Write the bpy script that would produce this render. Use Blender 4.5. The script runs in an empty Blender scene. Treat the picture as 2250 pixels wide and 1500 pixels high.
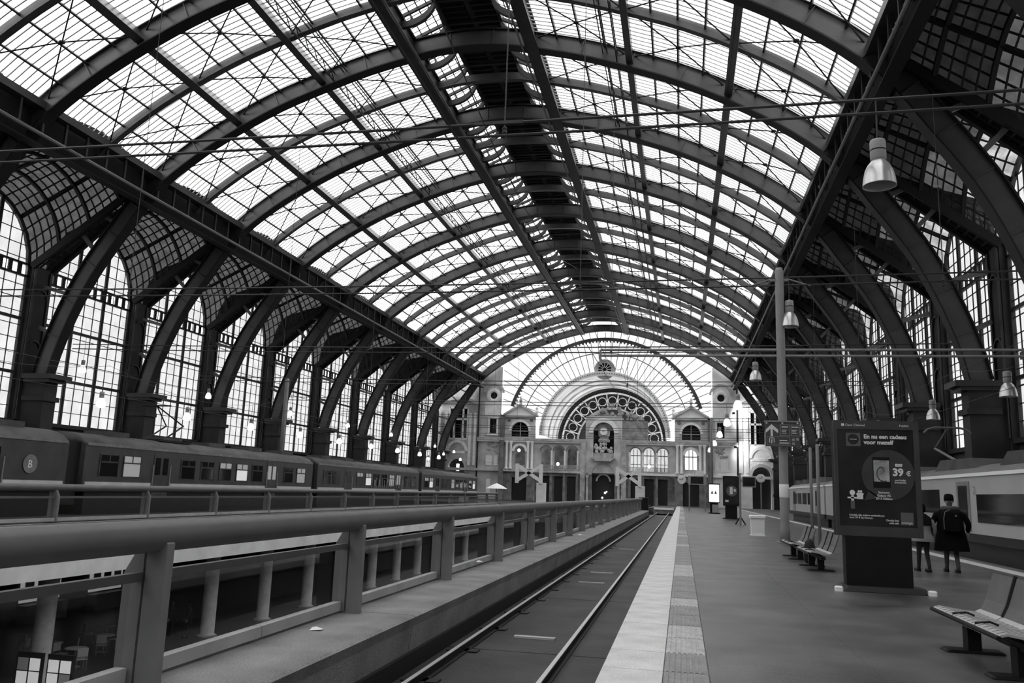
import bpy, math, random
from mathutils import Vector, Matrix
random.seed(7)
S = bpy.context.scene
COL = S.collection
# ------------------------------------------------------------------ camera
def look_basis(pitch, yaw, roll):
    p, y, r = (math.radians(a) for a in (pitch, yaw, roll))
    fw = Vector((-math.sin(y) * math.cos(p), math.cos(y) * math.cos(p), math.sin(p)))
    rt0 = Vector((math.cos(y), math.sin(y), 0)); up0 = rt0.cross(fw)
    rt = rt0 * math.cos(r) + up0 * math.sin(r); up = up0 * math.cos(r) - rt0 * math.sin(r)
    return rt, up, fw
rt, up, fw = look_basis(10.17, 11.75, 2.01)
cam = bpy.data.cameras.new('camera'); cam.sensor_width = 36.0; cam.lens = 1819.0 / 2250.0 * 36.0
cam.clip_start = 0.05; cam.clip_end = 600
camo = bpy.data.objects.new('camera', cam); COL.objects.link(camo)
m = Matrix.Identity(4)
for i in range(3):
    m[i][0] = rt[i]; m[i][1] = up[i]; m[i][2] = -fw[i]
m[0][3], m[1][3], m[2][3] = 0.0, 0.0, 1.62
camo.matrix_world = m
S.camera = camo
# ------------------------------------------------------------------ overcast sky and exposure
w = bpy.data.worlds.new('overcast_sky'); S.world = w; w.use_nodes = True
bg = w.node_tree.nodes['Background']; bg.inputs[0].default_value = (1, 1, 1, 1); bg.inputs[1].default_value = 3.4
S.view_settings.view_transform = 'Standard'; S.view_settings.look = 'None'
S.view_settings.gamma = 1.0; S.view_settings.use_curve_mapping = False
S.view_settings.exposure = 0.0
# ------------------------------------------------------------------ materials (all neutral: the photograph is black and white)
MATS = {}
def mat(name, v, rough=0.7, grain=0.0, metal=0.0, spread=0.0, scale=3.0, bump=0.0, bscale=40.0, detail=4.0, spec=0.3, stretch=(1, 1, 1)):
    ma = bpy.data.materials.new(name); ma.use_nodes = True
    nt = ma.node_tree; b = nt.nodes['Principled BSDF']
    b.inputs['Base Color'].default_value = (v, v, v, 1)
    b.inputs['Roughness'].default_value = rough; b.inputs['Metallic'].default_value = metal
    b.inputs['Specular IOR Level'].default_value = spec
    if spread or bump:
        tc = nt.nodes.new('ShaderNodeTexCoord'); mp = nt.nodes.new('ShaderNodeMapping'); mp.inputs['Scale'].default_value = stretch
        nt.links.new(tc.outputs['Object'], mp.inputs['Vector'])
    if spread:
        n = nt.nodes.new('ShaderNodeTexNoise'); n.inputs['Scale'].default_value = scale; n.inputs['Detail'].default_value = detail
        nt.links.new(mp.outputs[0], n.inputs['Vector'])
        r = nt.nodes.new('ShaderNodeMapRange'); r.inputs[1].default_value = 0.3; r.inputs[2].default_value = 0.7
        r.inputs[3].default_value = v * (1 - spread); r.inputs[4].default_value = v * (1 + spread)
        nt.links.new(n.outputs['Fac'], r.inputs[0])
        src = r.outputs[0]
        if grain:
            g = nt.nodes.new('ShaderNodeTexNoise'); g.inputs['Scale'].default_value = 55.0; g.inputs['Detail'].default_value = 3
            nt.links.new(mp.outputs[0], g.inputs['Vector'])
            gr = nt.nodes.new('ShaderNodeMapRange'); gr.inputs[1].default_value = 0.3; gr.inputs[2].default_value = 0.7; gr.inputs[3].default_value = 1-grain; gr.inputs[4].default_value = 1+grain
            nt.links.new(g.outputs['Fac'], gr.inputs[0])
            mu = nt.nodes.new('ShaderNodeMath'); mu.operation = 'MULTIPLY'; nt.links.new(src, mu.inputs[0]); nt.links.new(gr.outputs[0], mu.inputs[1]); src = mu.outputs[0]
        cc = nt.nodes.new('ShaderNodeCombineColor')
        for k in range(3): nt.links.new(src, cc.inputs[k])
        nt.links.new(cc.outputs[0], b.inputs['Base Color'])
    if bump:
        n2 = nt.nodes.new('ShaderNodeTexNoise'); n2.inputs['Scale'].default_value = bscale; n2.inputs['Detail'].default_value = 3
        nt.links.new(mp.outputs[0], n2.inputs['Vector'])
        bp = nt.nodes.new('ShaderNodeBump'); bp.inputs['Strength'].default_value = bump; bp.inputs['Distance'].default_value = 0.02
        nt.links.new(n2.outputs['Fac'], bp.inputs['Height']); nt.links.new(bp.outputs[0], b.inputs['Normal'])
    MATS[name] = ma
    return ma
def glass(name, tint, fac, dv=0.5, rough=0.15, spread=0.0, scale=1.5, gloss=0.0, trans=False):
    """tint: colour of what passes straight through; fac: share that is a dusty surface (diffuse or translucent)"""
    ma = bpy.data.materials.new(name); ma.use_nodes = True
    nt = ma.node_tree; nt.nodes.clear()
    out = nt.nodes.new('ShaderNodeOutputMaterial')
    t = nt.nodes.new('ShaderNodeBsdfTransparent'); t.inputs[0].default_value = (tint, tint, tint, 1)
    d = nt.nodes.new('ShaderNodeBsdfTranslucent' if trans else 'ShaderNodeBsdfDiffuse'); d.inputs[0].default_value = (dv, dv, dv, 1)
    mx = nt.nodes.new('ShaderNodeMixShader'); mx.inputs[0].default_value = fac
    nt.links.new(t.outputs[0], mx.inputs[1]); nt.links.new(d.outputs[0], mx.inputs[2])
    last = mx
    if spread:
        tc = nt.nodes.new('ShaderNodeTexCoord'); n = nt.nodes.new('ShaderNodeTexNoise'); n.inputs['Scale'].default_value = scale; n.inputs['Detail'].default_value = 5
        nt.links.new(tc.outputs['Object'], n.inputs['Vector'])
        r = nt.nodes.new('ShaderNodeMapRange'); r.inputs[1].default_value = 0.35; r.inputs[2].default_value = 0.65
        r.inputs[3].default_value = max(0, fac - spread); r.inputs[4].default_value = min(1, fac + spread)
        nt.links.new(n.outputs['Fac'], r.inputs[0]); nt.links.new(r.outputs[0], mx.inputs[0])
    if gloss:
        g = nt.nodes.new('ShaderNodeBsdfGlossy'); g.inputs['Roughness'].default_value = rough; g.inputs[0].default_value = (.9, .9, .9, 1)
        lw = nt.nodes.new('ShaderNodeLayerWeight'); fr = nt.nodes.new('ShaderNodeMath'); fr.operation = 'POWER'; fr.inputs[1].default_value = 3.0; nt.links.new(lw.outputs['Facing'], fr.inputs[0])
        mu = nt.nodes.new('ShaderNodeMath'); mu.operation = 'MULTIPLY'; mu.inputs[1].default_value = gloss; nt.links.new(fr.outputs[0], mu.inputs[0])
        m2 = nt.nodes.new('ShaderNodeMixShader'); nt.links.new(mu.outputs[0], m2.inputs[0])
        nt.links.new(mx.outputs[0], m2.inputs[1]); nt.links.new(g.outputs[0], m2.inputs[2]); last = m2
    nt.links.new(last.outputs[0], out.inputs[0])
    MATS[name] = ma
    return ma
def emit(name, v, s):
    ma = bpy.data.materials.new(name); ma.use_nodes = True
    b = ma.node_tree.nodes['Principled BSDF']; b.inputs['Base Color'].default_value = (v, v, v, 1)
    b.inputs['Emission Color'].default_value = (1, 1, 1, 1); b.inputs['Emission Strength'].default_value = s
    MATS[name] = ma
    return ma
mat('iron', 0.03, 0.5, spread=0.25, scale=0.9, spec=0.4)
mat('iron_rib', 0.055, 0.36, spread=0.3, scale=0.8, spec=0.5)
mat('iron_flange', 0.012, 0.55)
mat('iron_black', 0.012, 0.6)
mat('iron_pale', 0.16, 0.45)
mat('glazing_bar', 0.55, 0.5)
mat('soot_panel', 0.008, 0.8, spread=0.3)
glass('roof_glass', 0.93, 0.10, 0.7, spread=0.08, scale=0.6)
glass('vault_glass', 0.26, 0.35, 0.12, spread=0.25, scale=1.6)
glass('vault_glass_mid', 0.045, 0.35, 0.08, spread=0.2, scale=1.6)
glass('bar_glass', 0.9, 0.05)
glass('vault_glass_dark', 0.008, 0.35, 0.03, spread=0.2, scale=1.6)  # darkest vault glass, nearest the gutter and in the right valley bands
glass('window_glass', 0.30, 0.16, 0.3, spread=0.08, scale=0.8)
glass('screen_glass', 0.34, 0.14, 0.6, spread=0.1, scale=0.3)
glass('clear_glass', 0.85, 0.02, 0.4, gloss=0.5, rough=0.02)
mat('dark_glass', 0.012, 0.06, spec=0.6)
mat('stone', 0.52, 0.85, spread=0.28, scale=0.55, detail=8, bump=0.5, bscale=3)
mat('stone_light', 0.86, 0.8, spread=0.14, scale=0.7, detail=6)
mat('stone_mid', 0.42, 0.85, spread=0.35, scale=1.2, detail=8, bump=0.5, bscale=4)
mat('stone_dark', 0.2, 0.85, spread=0.4, scale=1.1, detail=8)
mat('stone_pale_lit', 0.85, 0.85, spread=0.15, scale=0.5)  # pale stone; also right-end walls with lamp-lit brightness put into the colour
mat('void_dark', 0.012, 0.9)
mat('wall_dark', 0.04, 0.8, spread=0.3, scale=0.7)
mat('pier', 0.038, 0.75, spread=0.25, scale=0.8)
# ------------------------------------------------------------------ mesh helpers
class MB:
    def __init__(s): s.v = []; s.f = []
    def add(s, vs, fs):
        b = len(s.v); s.v += [tuple(p) for p in vs]; s.f += [tuple(b + i for i in f) for f in fs]; return s
    def box(s, x0, x1, y0, y1, z0, z1):
        return s.add([(x0,y0,z0),(x1,y0,z0),(x1,y1,z0),(x0,y1,z0),(x0,y0,z1),(x1,y0,z1),(x1,y1,z1),(x0,y1,z1)],
                     [(0,3,2,1),(4,5,6,7),(0,1,5,4),(1,2,6,5),(2,3,7,6),(3,0,4,7)])
    def bbox(s, x0, x1, y0, y1, z0, z1, b):
        """box with chamfered vertical and top edges"""
        P = [(x0+b,y0),(x1-b,y0),(x1,y0+b),(x1,y1-b),(x1-b,y1),(x0+b,y1),(x0,y1-b),(x0,y0+b)]
        cx, cy = (x0+x1)/2, (y0+y1)/2
        vs = [(x,y,z0) for x,y in P] + [(x,y,z1-b) for x,y in P]
        vs += [(x + (b if x < cx else -b)*.9, y + (b if y < cy else -b)*.9, z1) for x,y in P]
        fs = [tuple(range(7,-1,-1)), tuple(range(16,24))]
        for k in range(2):
            for i in range(8): fs.append((k*8+i, k*8+(i+1)%8, k*8+8+(i+1)%8, k*8+8+i))
        return s.add(vs, fs)
    def bar(s, p, q, w, h=None, upv=(0,0,1)):
        p, q = Vector(p), Vector(q); h = h or w; d = (q - p)
        if d.length < 1e-6: return s
        d.normalize(); u = Vector(upv)
        if abs(d.dot(u)) > 0.99: u = Vector((1,0,0))
        a = d.cross(u).normalized(); b = a.cross(d).normalized()
        vs = [o + a*sx*w/2 + b*sy*h/2 for o in (p,q) for sx,sy in ((-1,-1),(1,-1),(1,1),(-1,1))]
        return s.add(vs, [(0,3,2,1),(4,5,6,7),(0,1,5,4),(1,2,6,5),(2,3,7,6),(3,0,4,7)])
    def tube(s, p, q, r, n=8, r2=None, caps=True):
        p, q = Vector(p), Vector(q); r2 = r if r2 is None else r2; d = (q-p).normalized()
        u = Vector((0,0,1)) if abs(d.z) < 0.95 else Vector((1,0,0))
        a = d.cross(u).normalized(); b = a.cross(d).normalized()
        vs = []
        for o, rr in ((p,r),(q,r2)):
            for i in range(n):
                t = 2*math.pi*i/n; vs.append(o + (a*math.cos(t) + b*math.sin(t))*rr)
        fs = [(i,(i+1)%n,n+(i+1)%n,n+i) for i in range(n)]
        if caps: fs += [tuple(range(n-1,-1,-1)), tuple(range(n,2*n))]
        return s.add(vs, fs)
    def pipe(s, pts, r, n=6):
        for a, b in zip(pts, pts[1:]): s.tube(a, b, r, n)
        return s
    def lathe(s, prof, c=(0,0,0), n=16, axis='z'):
        vs = []
        for r, z in prof:
            for i in range(n):
                t = 2*math.pi*i/n; a, b = r*math.cos(t), r*math.sin(t)
                vs.append((c[0]+a, c[1]+b, c[2]+z) if axis == 'z' else (c[0]+a, c[1]+z, c[2]+b))
        fs = []
        for k in range(len(prof)-1):
            for i in range(n): fs.append((k*n+i, k*n+(i+1)%n, (k+1)*n+(i+1)%n, (k+1)*n+i))
        fs += [tuple(range(n-1,-1,-1)), tuple(range((len(prof)-1)*n, len(prof)*n))]
        return s.add(vs, fs)
    def prism(s, poly, a, b, axis='y'):
        """extrude a 2-D polygon: axis y -> (x,z), axis x -> (y,z), axis z -> (x,y)"""
        def P(p, t): return (p[0],t,p[1]) if axis == 'y' else (t,p[0],p[1]) if axis == 'x' else (p[0],p[1],t)
        n = len(poly); vs = [P(p,a) for p in poly] + [P(p,b) for p in poly]
        return s.add(vs, [tuple(range(n)), tuple(range(2*n-1,n-1,-1))] + [(i,n+i,n+(i+1)%n,(i+1)%n) for i in range(n)])
    def strip(s, A, B, y0, y1):
        """solid between two polylines (x,z) A and B, extruded in y from y0 to y1"""
        n = len(A); vs = [(x,y0,z) for x,z in A] + [(x,y0,z) for x,z in B] + [(x,y1,z) for x,z in A] + [(x,y1,z) for x,z in B]
        fs = []
        for i in range(n-1):
            fs += [(i,i+1,n+i+1,n+i), (2*n+i,3*n+i,3*n+i+1,2*n+i+1), (i,2*n+i,2*n+i+1,i+1), (n+i,n+i+1,3*n+i+1,3*n+i)]
        fs += [(0,n,3*n,2*n), (n-1,3*n-1,4*n-1,2*n-1)]
        return s.add(vs, fs)
    def quad(s, *p): return s.add(p, [tuple(range(len(p)))])
    def slab4(s, a, b, c, d, t):
        """thin plate on a quad, thickness t along its normal"""
        a, b, c, d = (Vector(p) for p in (a,b,c,d)); n = (c-a).cross(d-b).normalized()*t
        return s.add([a,b,c,d,a+n,b+n,c+n,d+n], [(0,3,2,1),(4,5,6,7),(0,1,5,4),(1,2,6,5),(2,3,7,6),(3,0,4,7)])
    def mesh(s, name, m, smooth=False):
        me = bpy.data.meshes.new(name); me.from_pydata(s.v, [], s.f); me.materials.append(MATS[m])
        if smooth: me.polygons.foreach_set('use_smooth', [True]*len(me.polygons))
        me.update(); return me
    def obj(s, name, m, parent=None, smooth=False, **kw):
        return link(name, s.mesh(name, m, smooth), parent, **kw)
def link(name, data, parent=None, label=None, cat=None, group=None, kind=None):
    o = bpy.data.objects.new(name, data); COL.objects.link(o)
    if parent is not None: o.parent = parent
    if label: o['label'] = label
    if cat: o['category'] = cat
    if group: o['group'] = group
    if kind: o['kind'] = kind
    return o
def thing(name, label, cat, loc=(0,0,0), rz=0, group=None, kind=None):
    o = link(name, None, None, label, cat, group, kind); o.location = loc; o.rotation_euler = (0,0,rz); o.empty_display_size = 0.3
    return o
def copy_tree(o, parent=None):
    c = o.copy(); COL.objects.link(c); c.parent = parent
    for ch in [k for k in o.children]: copy_tree(ch, c)
    return c
def dup(o, loc, rz=None, label=None, group=None):
    c = copy_tree(o); c.location = loc
    if rz is not None: c.rotation_euler = (0,0,rz)
    if label: c['label'] = label
    if group: c['group'] = group
    return c
def text_mesh(body, size, depth=0.0, align='LEFT', bold=0.0):
    cu = bpy.data.curves.new('lettering', 'FONT'); cu.body = body; cu.size = size; cu.align_x = align; cu.extrude = depth; cu.offset = bold; cu.resolution_u = 3
    o = bpy.data.objects.new('lettering', cu); COL.objects.link(o)
    dg = bpy.context.evaluated_depsgraph_get()
    me = bpy.data.meshes.new_from_object(o.evaluated_get(dg)); bpy.data.objects.remove(o); bpy.data.curves.remove(cu)
    return me
def text(name, body, size, loc, m, parent, rot=(math.pi/2,0,0), depth=0.002, align='LEFT', bold=0.0, label=None):
    me = text_mesh(body, size, depth, align, bold); me.materials.clear(); me.materials.append(MATS[m])
    o = link(name, me, parent, label); o.location = loc; o.rotation_euler = rot
    return o
# ------------------------------------------------------------------ the hall's dimensions
CX = -12.8                      # centre line of the hall
RIBS = [-42.0, -32.2, -22.4, -12.6, -2.8, 6.8, 16.5, 26.2, 36.0, 46.2, 56.6, 67.1, 78.2, 89.8, 101.8, 114.0, 126.8, 138.6]
YB = -44.0
FACE = 140.0                    # front of the end facade
UW = 29.3                       # half width, wall to wall
PROF = [(0,28.75),(2,28.65),(3.9,28.3),(6.8,27.6),(9.8,26.6),(12.7,25.5),(15.5,24.1),(18.1,22.55),(20.5,20.7),(22.0,18.9),
        (23.0,17.4),(24.0,15.95),(24.95,14.4),(25.85,12.5),(26.5,10.8),(27.0,9.2),(27.3,7.8)]
def crom(P, n=4):
    Q = [(-P[1][0],P[1][1])] + P + [(2*P[-1][0]-P[-2][0], 2*P[-1][1]-P[-2][1])]; out = []
    for i in range(1, len(Q)-2):
        for k in range(n):
            t = k/n; r = []
            for c in range(2):
                a,b,d,e = Q[i-1][c],Q[i][c],Q[i+1][c],Q[i+2][c]
                r.append(0.5*((2*b)+(-a+d)*t+(2*a-5*b+4*d-e)*t*t+(-a+3*b-3*d+e)*t**3))
            out.append(tuple(r))
    out.append(P[-1]); return out
HALF = crom(PROF, 3)
FULL = [(-u,z) for u,z in HALF[::-1]] + HALF[1:]
def offset(P, d):
    out = []
    for i,(u,z) in enumerate(P):
        a = P[max(0,i-1)]; b = P[min(len(P)-1,i+1)]
        tx, tz = b[0]-a[0], b[1]-a[1]; L = math.hypot(tx,tz); out.append((u - tz/L*d*1.0, z + tx/L*d))
    return out
def zat(u, d=0.0):
    """height of the arch soffit (offset d outward) at half-span u"""
    Q = offset(FULL, d); u = max(-27.2, min(27.2, u))
    for a, b in zip(Q, Q[1:]):
        if a[0] <= u <= b[0]: return a[1] + (b[1]-a[1])*(u-a[0])/(b[0]-a[0]+1e-9)
    return Q[-1][1]
def W(P): return [(CX+u, z) for u, z in P]
# ------------------------------------------------------------------ roof
ceiling = link('ceiling', None, None, 'arched iron and glass train shed roof with a raised ridge lantern', None, None, 'structure')
PU = (3.9, 9.8, 15.5)           # heavy purlins, half-span
GU = 20.5                       # gutter line
GE = 21.5                       # eaves: last line of the roof glass
NA = len(FULL)
def rib_mesh(lo, hi, hw, d0, d1, pts):
    mb = MB(); mb.strip(W(offset(pts, d0)), W(offset(pts, d1)), -hw, hw); return mb
webm = rib_mesh(0,0,0.2,0.06,1.06,FULL).mesh('arch_rib','iron_rib')
lowm = rib_mesh(0,0,0.38,-0.02,0.06,FULL).mesh('lower_flange','iron_flange')
upm = rib_mesh(0,0,0.38,1.06,1.14,FULL).mesh('upper_flange','iron_flange')
# stiffener plates across the web, about every 2.4 m of arc
stiff = []
acc = 0
O0, O1 = offset(FULL,0.08), offset(FULL,1.05)
for i in range(1, NA):
    acc += math.hypot(FULL[i][0]-FULL[i-1][0], FULL[i][1]-FULL[i-1][1])
    if acc > 2.3: acc = 0; stiff.append((O0[i], O1[i]))
stm = []
for a, b in stiff:
    mb = MB()
    mb.bar((CX+a[0],0,a[1]),(CX+b[0],0,b[1]),0.60,0.05,(1,0,0.3)); mb.bar((CX+a[0],0,a[1]),(CX+b[0],0,b[1]),0.42,0.16,(1,0,0.3))
    stm.append(mb.mesh('stiffener','iron_rib'))
for k, y in enumerate(RIBS):
    r = link('arch_rib', webm, ceiling); r.location = (0,y,0)
    link('lower_flange', lowm, r); link('upper_flange', upm, r)
    if y > 20:
        for s_ in stm: link('stiffener', s_, r)
# intermediate ribs: lighter, gutter to gutter
MID = [p for p in FULL if abs(p[0]) <= GU+0.6]
mm = MB(); mm.strip(W(offset(MID,0.55)), W(offset(MID,1.05)), -0.11, 0.11); mm.strip(W(offset(MID,0.5)), W(offset(MID,0.55)), -0.2, 0.2)
midm = mm.mesh('intermediate_rib','iron_rib')
HALFY = []
for a, b in zip(RIBS, RIBS[1:]):
    c = (a+b)/2; HALFY += [(a,c),(c,b)]
    link('intermediate_rib', midm, ceiling).location = (0,c,0)
Y0, Y1 = RIBS[0], RIBS[-1]
def nrm(u):
    e = 0.05; dz = zat(u+e,0.5)-zat(u-e,0.5); L = math.hypot(2*e,dz); return (-dz/L, 2*e/L)
for s in (-1,1):
    for u in (9.8,15.5):
        z = zat(s*u,0.45); n = nrm(s*u)
        mb = MB(); mb.bar((CX+s*u,Y0,z+0.25),(CX+s*u,Y1,z+0.25),0.16,0.75,(n[0],0,n[1]))
        mb.bar((CX+s*u,Y0,z-0.12),(CX+s*u,Y1,z-0.12),0.42,0.07,(n[0],0,n[1]))
        mb.obj('purlin','iron_rib',ceiling)
        # light lattice girder hung beside the upper purlin
        if u == 9.8:
            t = MB(); uu = s*(u-0.75); zz = zat(uu,0.2)
            for dz in (0,0.55): t.bar((CX+uu,Y0,zz+dz),(CX+uu,Y1,zz+dz),0.07)
            yy = Y0
            while yy < Y1:
                t.bar((CX+uu,yy,zz),(CX+uu,yy+0.62,zz+0.55),0.05); t.bar((CX+uu,yy+0.62,zz+0.55),(CX+uu,yy+1.24,zz),0.05); yy += 1.24
            t.obj('lattice_girder','iron',ceiling)
            t = MB(); uu = s*(u-1.6); zz = zat(uu,0.5); t.bar((CX+uu,Y0,zz),(CX+uu,Y1,zz),0.06); t.bar((CX+uu+.25*s,Y0,zz),(CX+uu+.25*s,Y1,zz),0.06)
            t.obj('tie_rail','iron',ceiling)
    # thin glazing purlins, three in each field
    ends = list(PU)+[GE]
    for a, b in zip(ends, ends[1:]):
        for k in (1,2,3):
            u = a+(b-a)*k/4; z = zat(s*u,0.93)
            MB().bar((CX+s*u,Y0,z),(CX+s*u,Y1,z),0.10,0.16,(nrm(s*u)[0],0,nrm(s*u)[1])).obj('glazing_purlin','iron',ceiling)
    # ridge girders at the lantern's edge
    mb = MB(); z = zat(3.9,0.1)
    mb.box(CX+s*3.9-0.1,CX+s*3.9+0.1,Y0,Y1,z-0.2,z+1.2); mb.box(CX+s*3.9-0.38,CX+s*3.9+0.38,Y0,Y1,z-0.25,z-0.15); mb.box(CX+s*3.9-0.26,CX+s*3.9+0.26,Y0,Y1,z+1.1,z+1.2)
    mb.obj('ridge_girder','iron',ceiling)
    MB().box(CX+s*3.35-0.05,CX+s*3.35+0.05,Y0,Y1,z-0.35,z-0.25).obj('tie_rail','iron_pale',ceiling)
# glass panes and their glazing bars
strips = []
for s in (-1,1):
    ends = list(PU)+[GE]
    for a, b in zip(ends, ends[1:]):
        for k in range(4): strips.append((s, a+(b-a)*k/4, a+(b-a)*(k+1)/4))
panes = []
bars = MB()
for (a,b) in HALFY:
    for (s,u0,u1) in strips:
        A = (CX+s*u0, zat(s*u0,1.05)); B = (CX+s*u1, zat(s*u1,1.05))
        panes.append(((a+b)/2, s, a, b, A, B))
        n = max(8, int(round((b-a)/0.43))) if b > 10 else 4
        for k in range(1,n):
            y = a+(b-a)*k/n
            bars.bar((A[0],y,A[1]-0.02),(B[0],y,B[1]-0.02),0.065,0.05)
bars.obj('glazing_bars','glazing_bar',ceiling,kind='stuff')
vis = sorted([p for p in panes if p[0] > 24], key=lambda p: p[0])
near = set(id(p) for p in vis[:290]); rest = MB()
for p in panes:
    _, s, a, b, A, B = p
    q = [(A[0],a+.05,A[1]),(B[0],a+.05,B[1]),(B[0],b-.05,B[1]),(A[0],b-.05,A[1])]
    if s < 0: q = q[::-1]
    if id(p) in near: MB().quad(*q).obj('glass_pane','roof_glass',ceiling)
    else: rest.quad(*q)
rest.obj('glass_panes','roof_glass',ceiling,kind='stuff')
# diagonal wind braces
for (a,b) in HALFY:
    if b < 20: continue
    for s in (-1,1):
        for u0,u1 in ((4.0,9.7),(9.9,15.4),(15.6,20.9)):
            mb = MB()
            for (ya,yb) in ((a,b),(b,a)):
                um = (u0+u1)/2; d = 0.78
                P = [(CX+s*u0,ya,zat(s*u0,d)),(CX+s*um,(ya+yb)/2,zat(s*um,d)),(CX+s*u1,yb,zat(s*u1,d))]
                mb.pipe(P,0.042,5)
            mb.tube((CX+s*um,(a+b)/2,zat(s*um,d)-.04),(CX+s*um,(a+b)/2,zat(s*um,d)+.04),0.16,6)
            mb.obj('cross_brace','iron_black',ceiling)
# ridge lantern: dark boarded middle band with a slot, glazed flanks, arched brackets
lant = link('ridge_lantern', None, ceiling)
zb, BW, ze_ = 30.7, 1.8, 29.75
for s in (-1,1):
    MB().box(CX+min(s*.2,s*BW),CX+max(s*.2,s*BW),Y0,Y1,zb,zb+0.12).obj('boarded_band','soot_panel',lant)
    t = MB(); yy = Y0
    while yy < Y1: t.box(CX+min(s*.2,s*BW),CX+max(s*.2,s*BW),yy,yy+0.12,zb-0.12,zb); yy += 0.6
    t.obj('band_slats','iron',lant,kind='stuff')
    MB().box(CX+s*BW-0.1,CX+s*BW+0.1,Y0,Y1,zb-0.3,zb+0.2).obj('band_edge','iron',lant)
    fb = MB()
    for i,(a,b) in enumerate(HALFY):
        q = [(CX+s*BW,a,zb+.1),(CX+s*3.9,a,ze_),(CX+s*3.9,b,ze_),(CX+s*BW,b,zb+.1)]
        MB().quad(*q).obj('flank_pane','roof_glass',lant)
        for k in range(10):
            y = a+(b-a)*k/10; fb.bar((CX+s*BW,y,zb+.05),(CX+s*3.9,y,ze_-.05),0.03,0.04)
    for k in (1,2,3):
        f = k/4; u = BW+(3.9-BW)*f; z = zb+.05+(ze_-zb-.1)*f; fb.bar((CX+s*u,Y0,z),(CX+s*u,Y1,z),0.06)
    fb.obj('flank_bars','iron',lant,kind='stuff')
MB().box(CX-0.22,CX+0.22,Y0,Y1,zb+0.04,zb+0.08).obj('slot_pane','vault_glass_mid',lant)
bk = MB()
for s in (-1,1):
    pts = [(3.8-2.1*math.sin(k/8*math.pi/2), 28.9+1.65*(1-math.cos(k/8*math.pi/2))) for k in range(9)]
    # quarter-round rib with a scroll in the corner
    bk.strip([(CX+s*u,z) for u,z in pts],[(CX+s*(u+.08),z+.38) for u,z in pts],-.14,.14)
    for k in range(10):
        t0,t1 = 2*math.pi*k/10,2*math.pi*(k+1)/10
        bk.bar((CX+s*(3.45+.24*math.cos(t0)),0,29.75+.24*math.sin(t0)-.2),(CX+s*(3.45+.24*math.cos(t1)),0,29.75+.24*math.sin(t1)-.2),.08,.08)
    bk.bar((CX+s*BW,0,zb-0.08),(CX+s*3.9,0,ze_-.08),0.16,0.2)
bk.bar((CX-BW,0,zb-0.1),(CX+BW,0,zb-0.1),0.2,0.25)
bkm = bk.mesh('lantern_bracket','iron')
for (a,b) in HALFY:
    for y in (a,(a+b)/2):
        if y > 14: link('lantern_bracket', bkm, lant).location = (0,y,0)
# gutter girders along both sides of the vault
for s in (-1,1):
    g = link('gutter_girder', None, ceiling)
    x = CX+s*(GU+0.55); zt = 21.35; zl = 19.55
    MB().box(x-0.32,x+0.32,Y0,FACE-.3,zt-0.42,zt).obj('top_chord','iron_rib',g)
    MB().tube((x-s*0.15,Y0,zl),(x-s*0.15,FACE-.3,zl),0.11,8).obj('bottom_rail','iron_pale',g)
    MB().box(x+s*0.55,x+s*0.62,Y0,FACE-.3,zl-0.5,zt+.1).obj('back_panel','soot_panel',g)
    MB().box(min(x,x+s*.6),max(x,x+s*.6),Y0,FACE-.3,zl-0.55,zl-0.45).obj('walkway_plate','soot_panel',g)
    pm = MB().box(x-s*0.05-0.07,x-s*0.05+0.07,-0.07,0.07,zl,zt-0.4).mesh('girder_post','iron')
    for a,b in zip(RIBS,RIBS[1:]):
        if b < 15: continue
        for k in range(6): link('girder_post',pm,g).location = (0,a+(b-a)*k/6,0)
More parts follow.
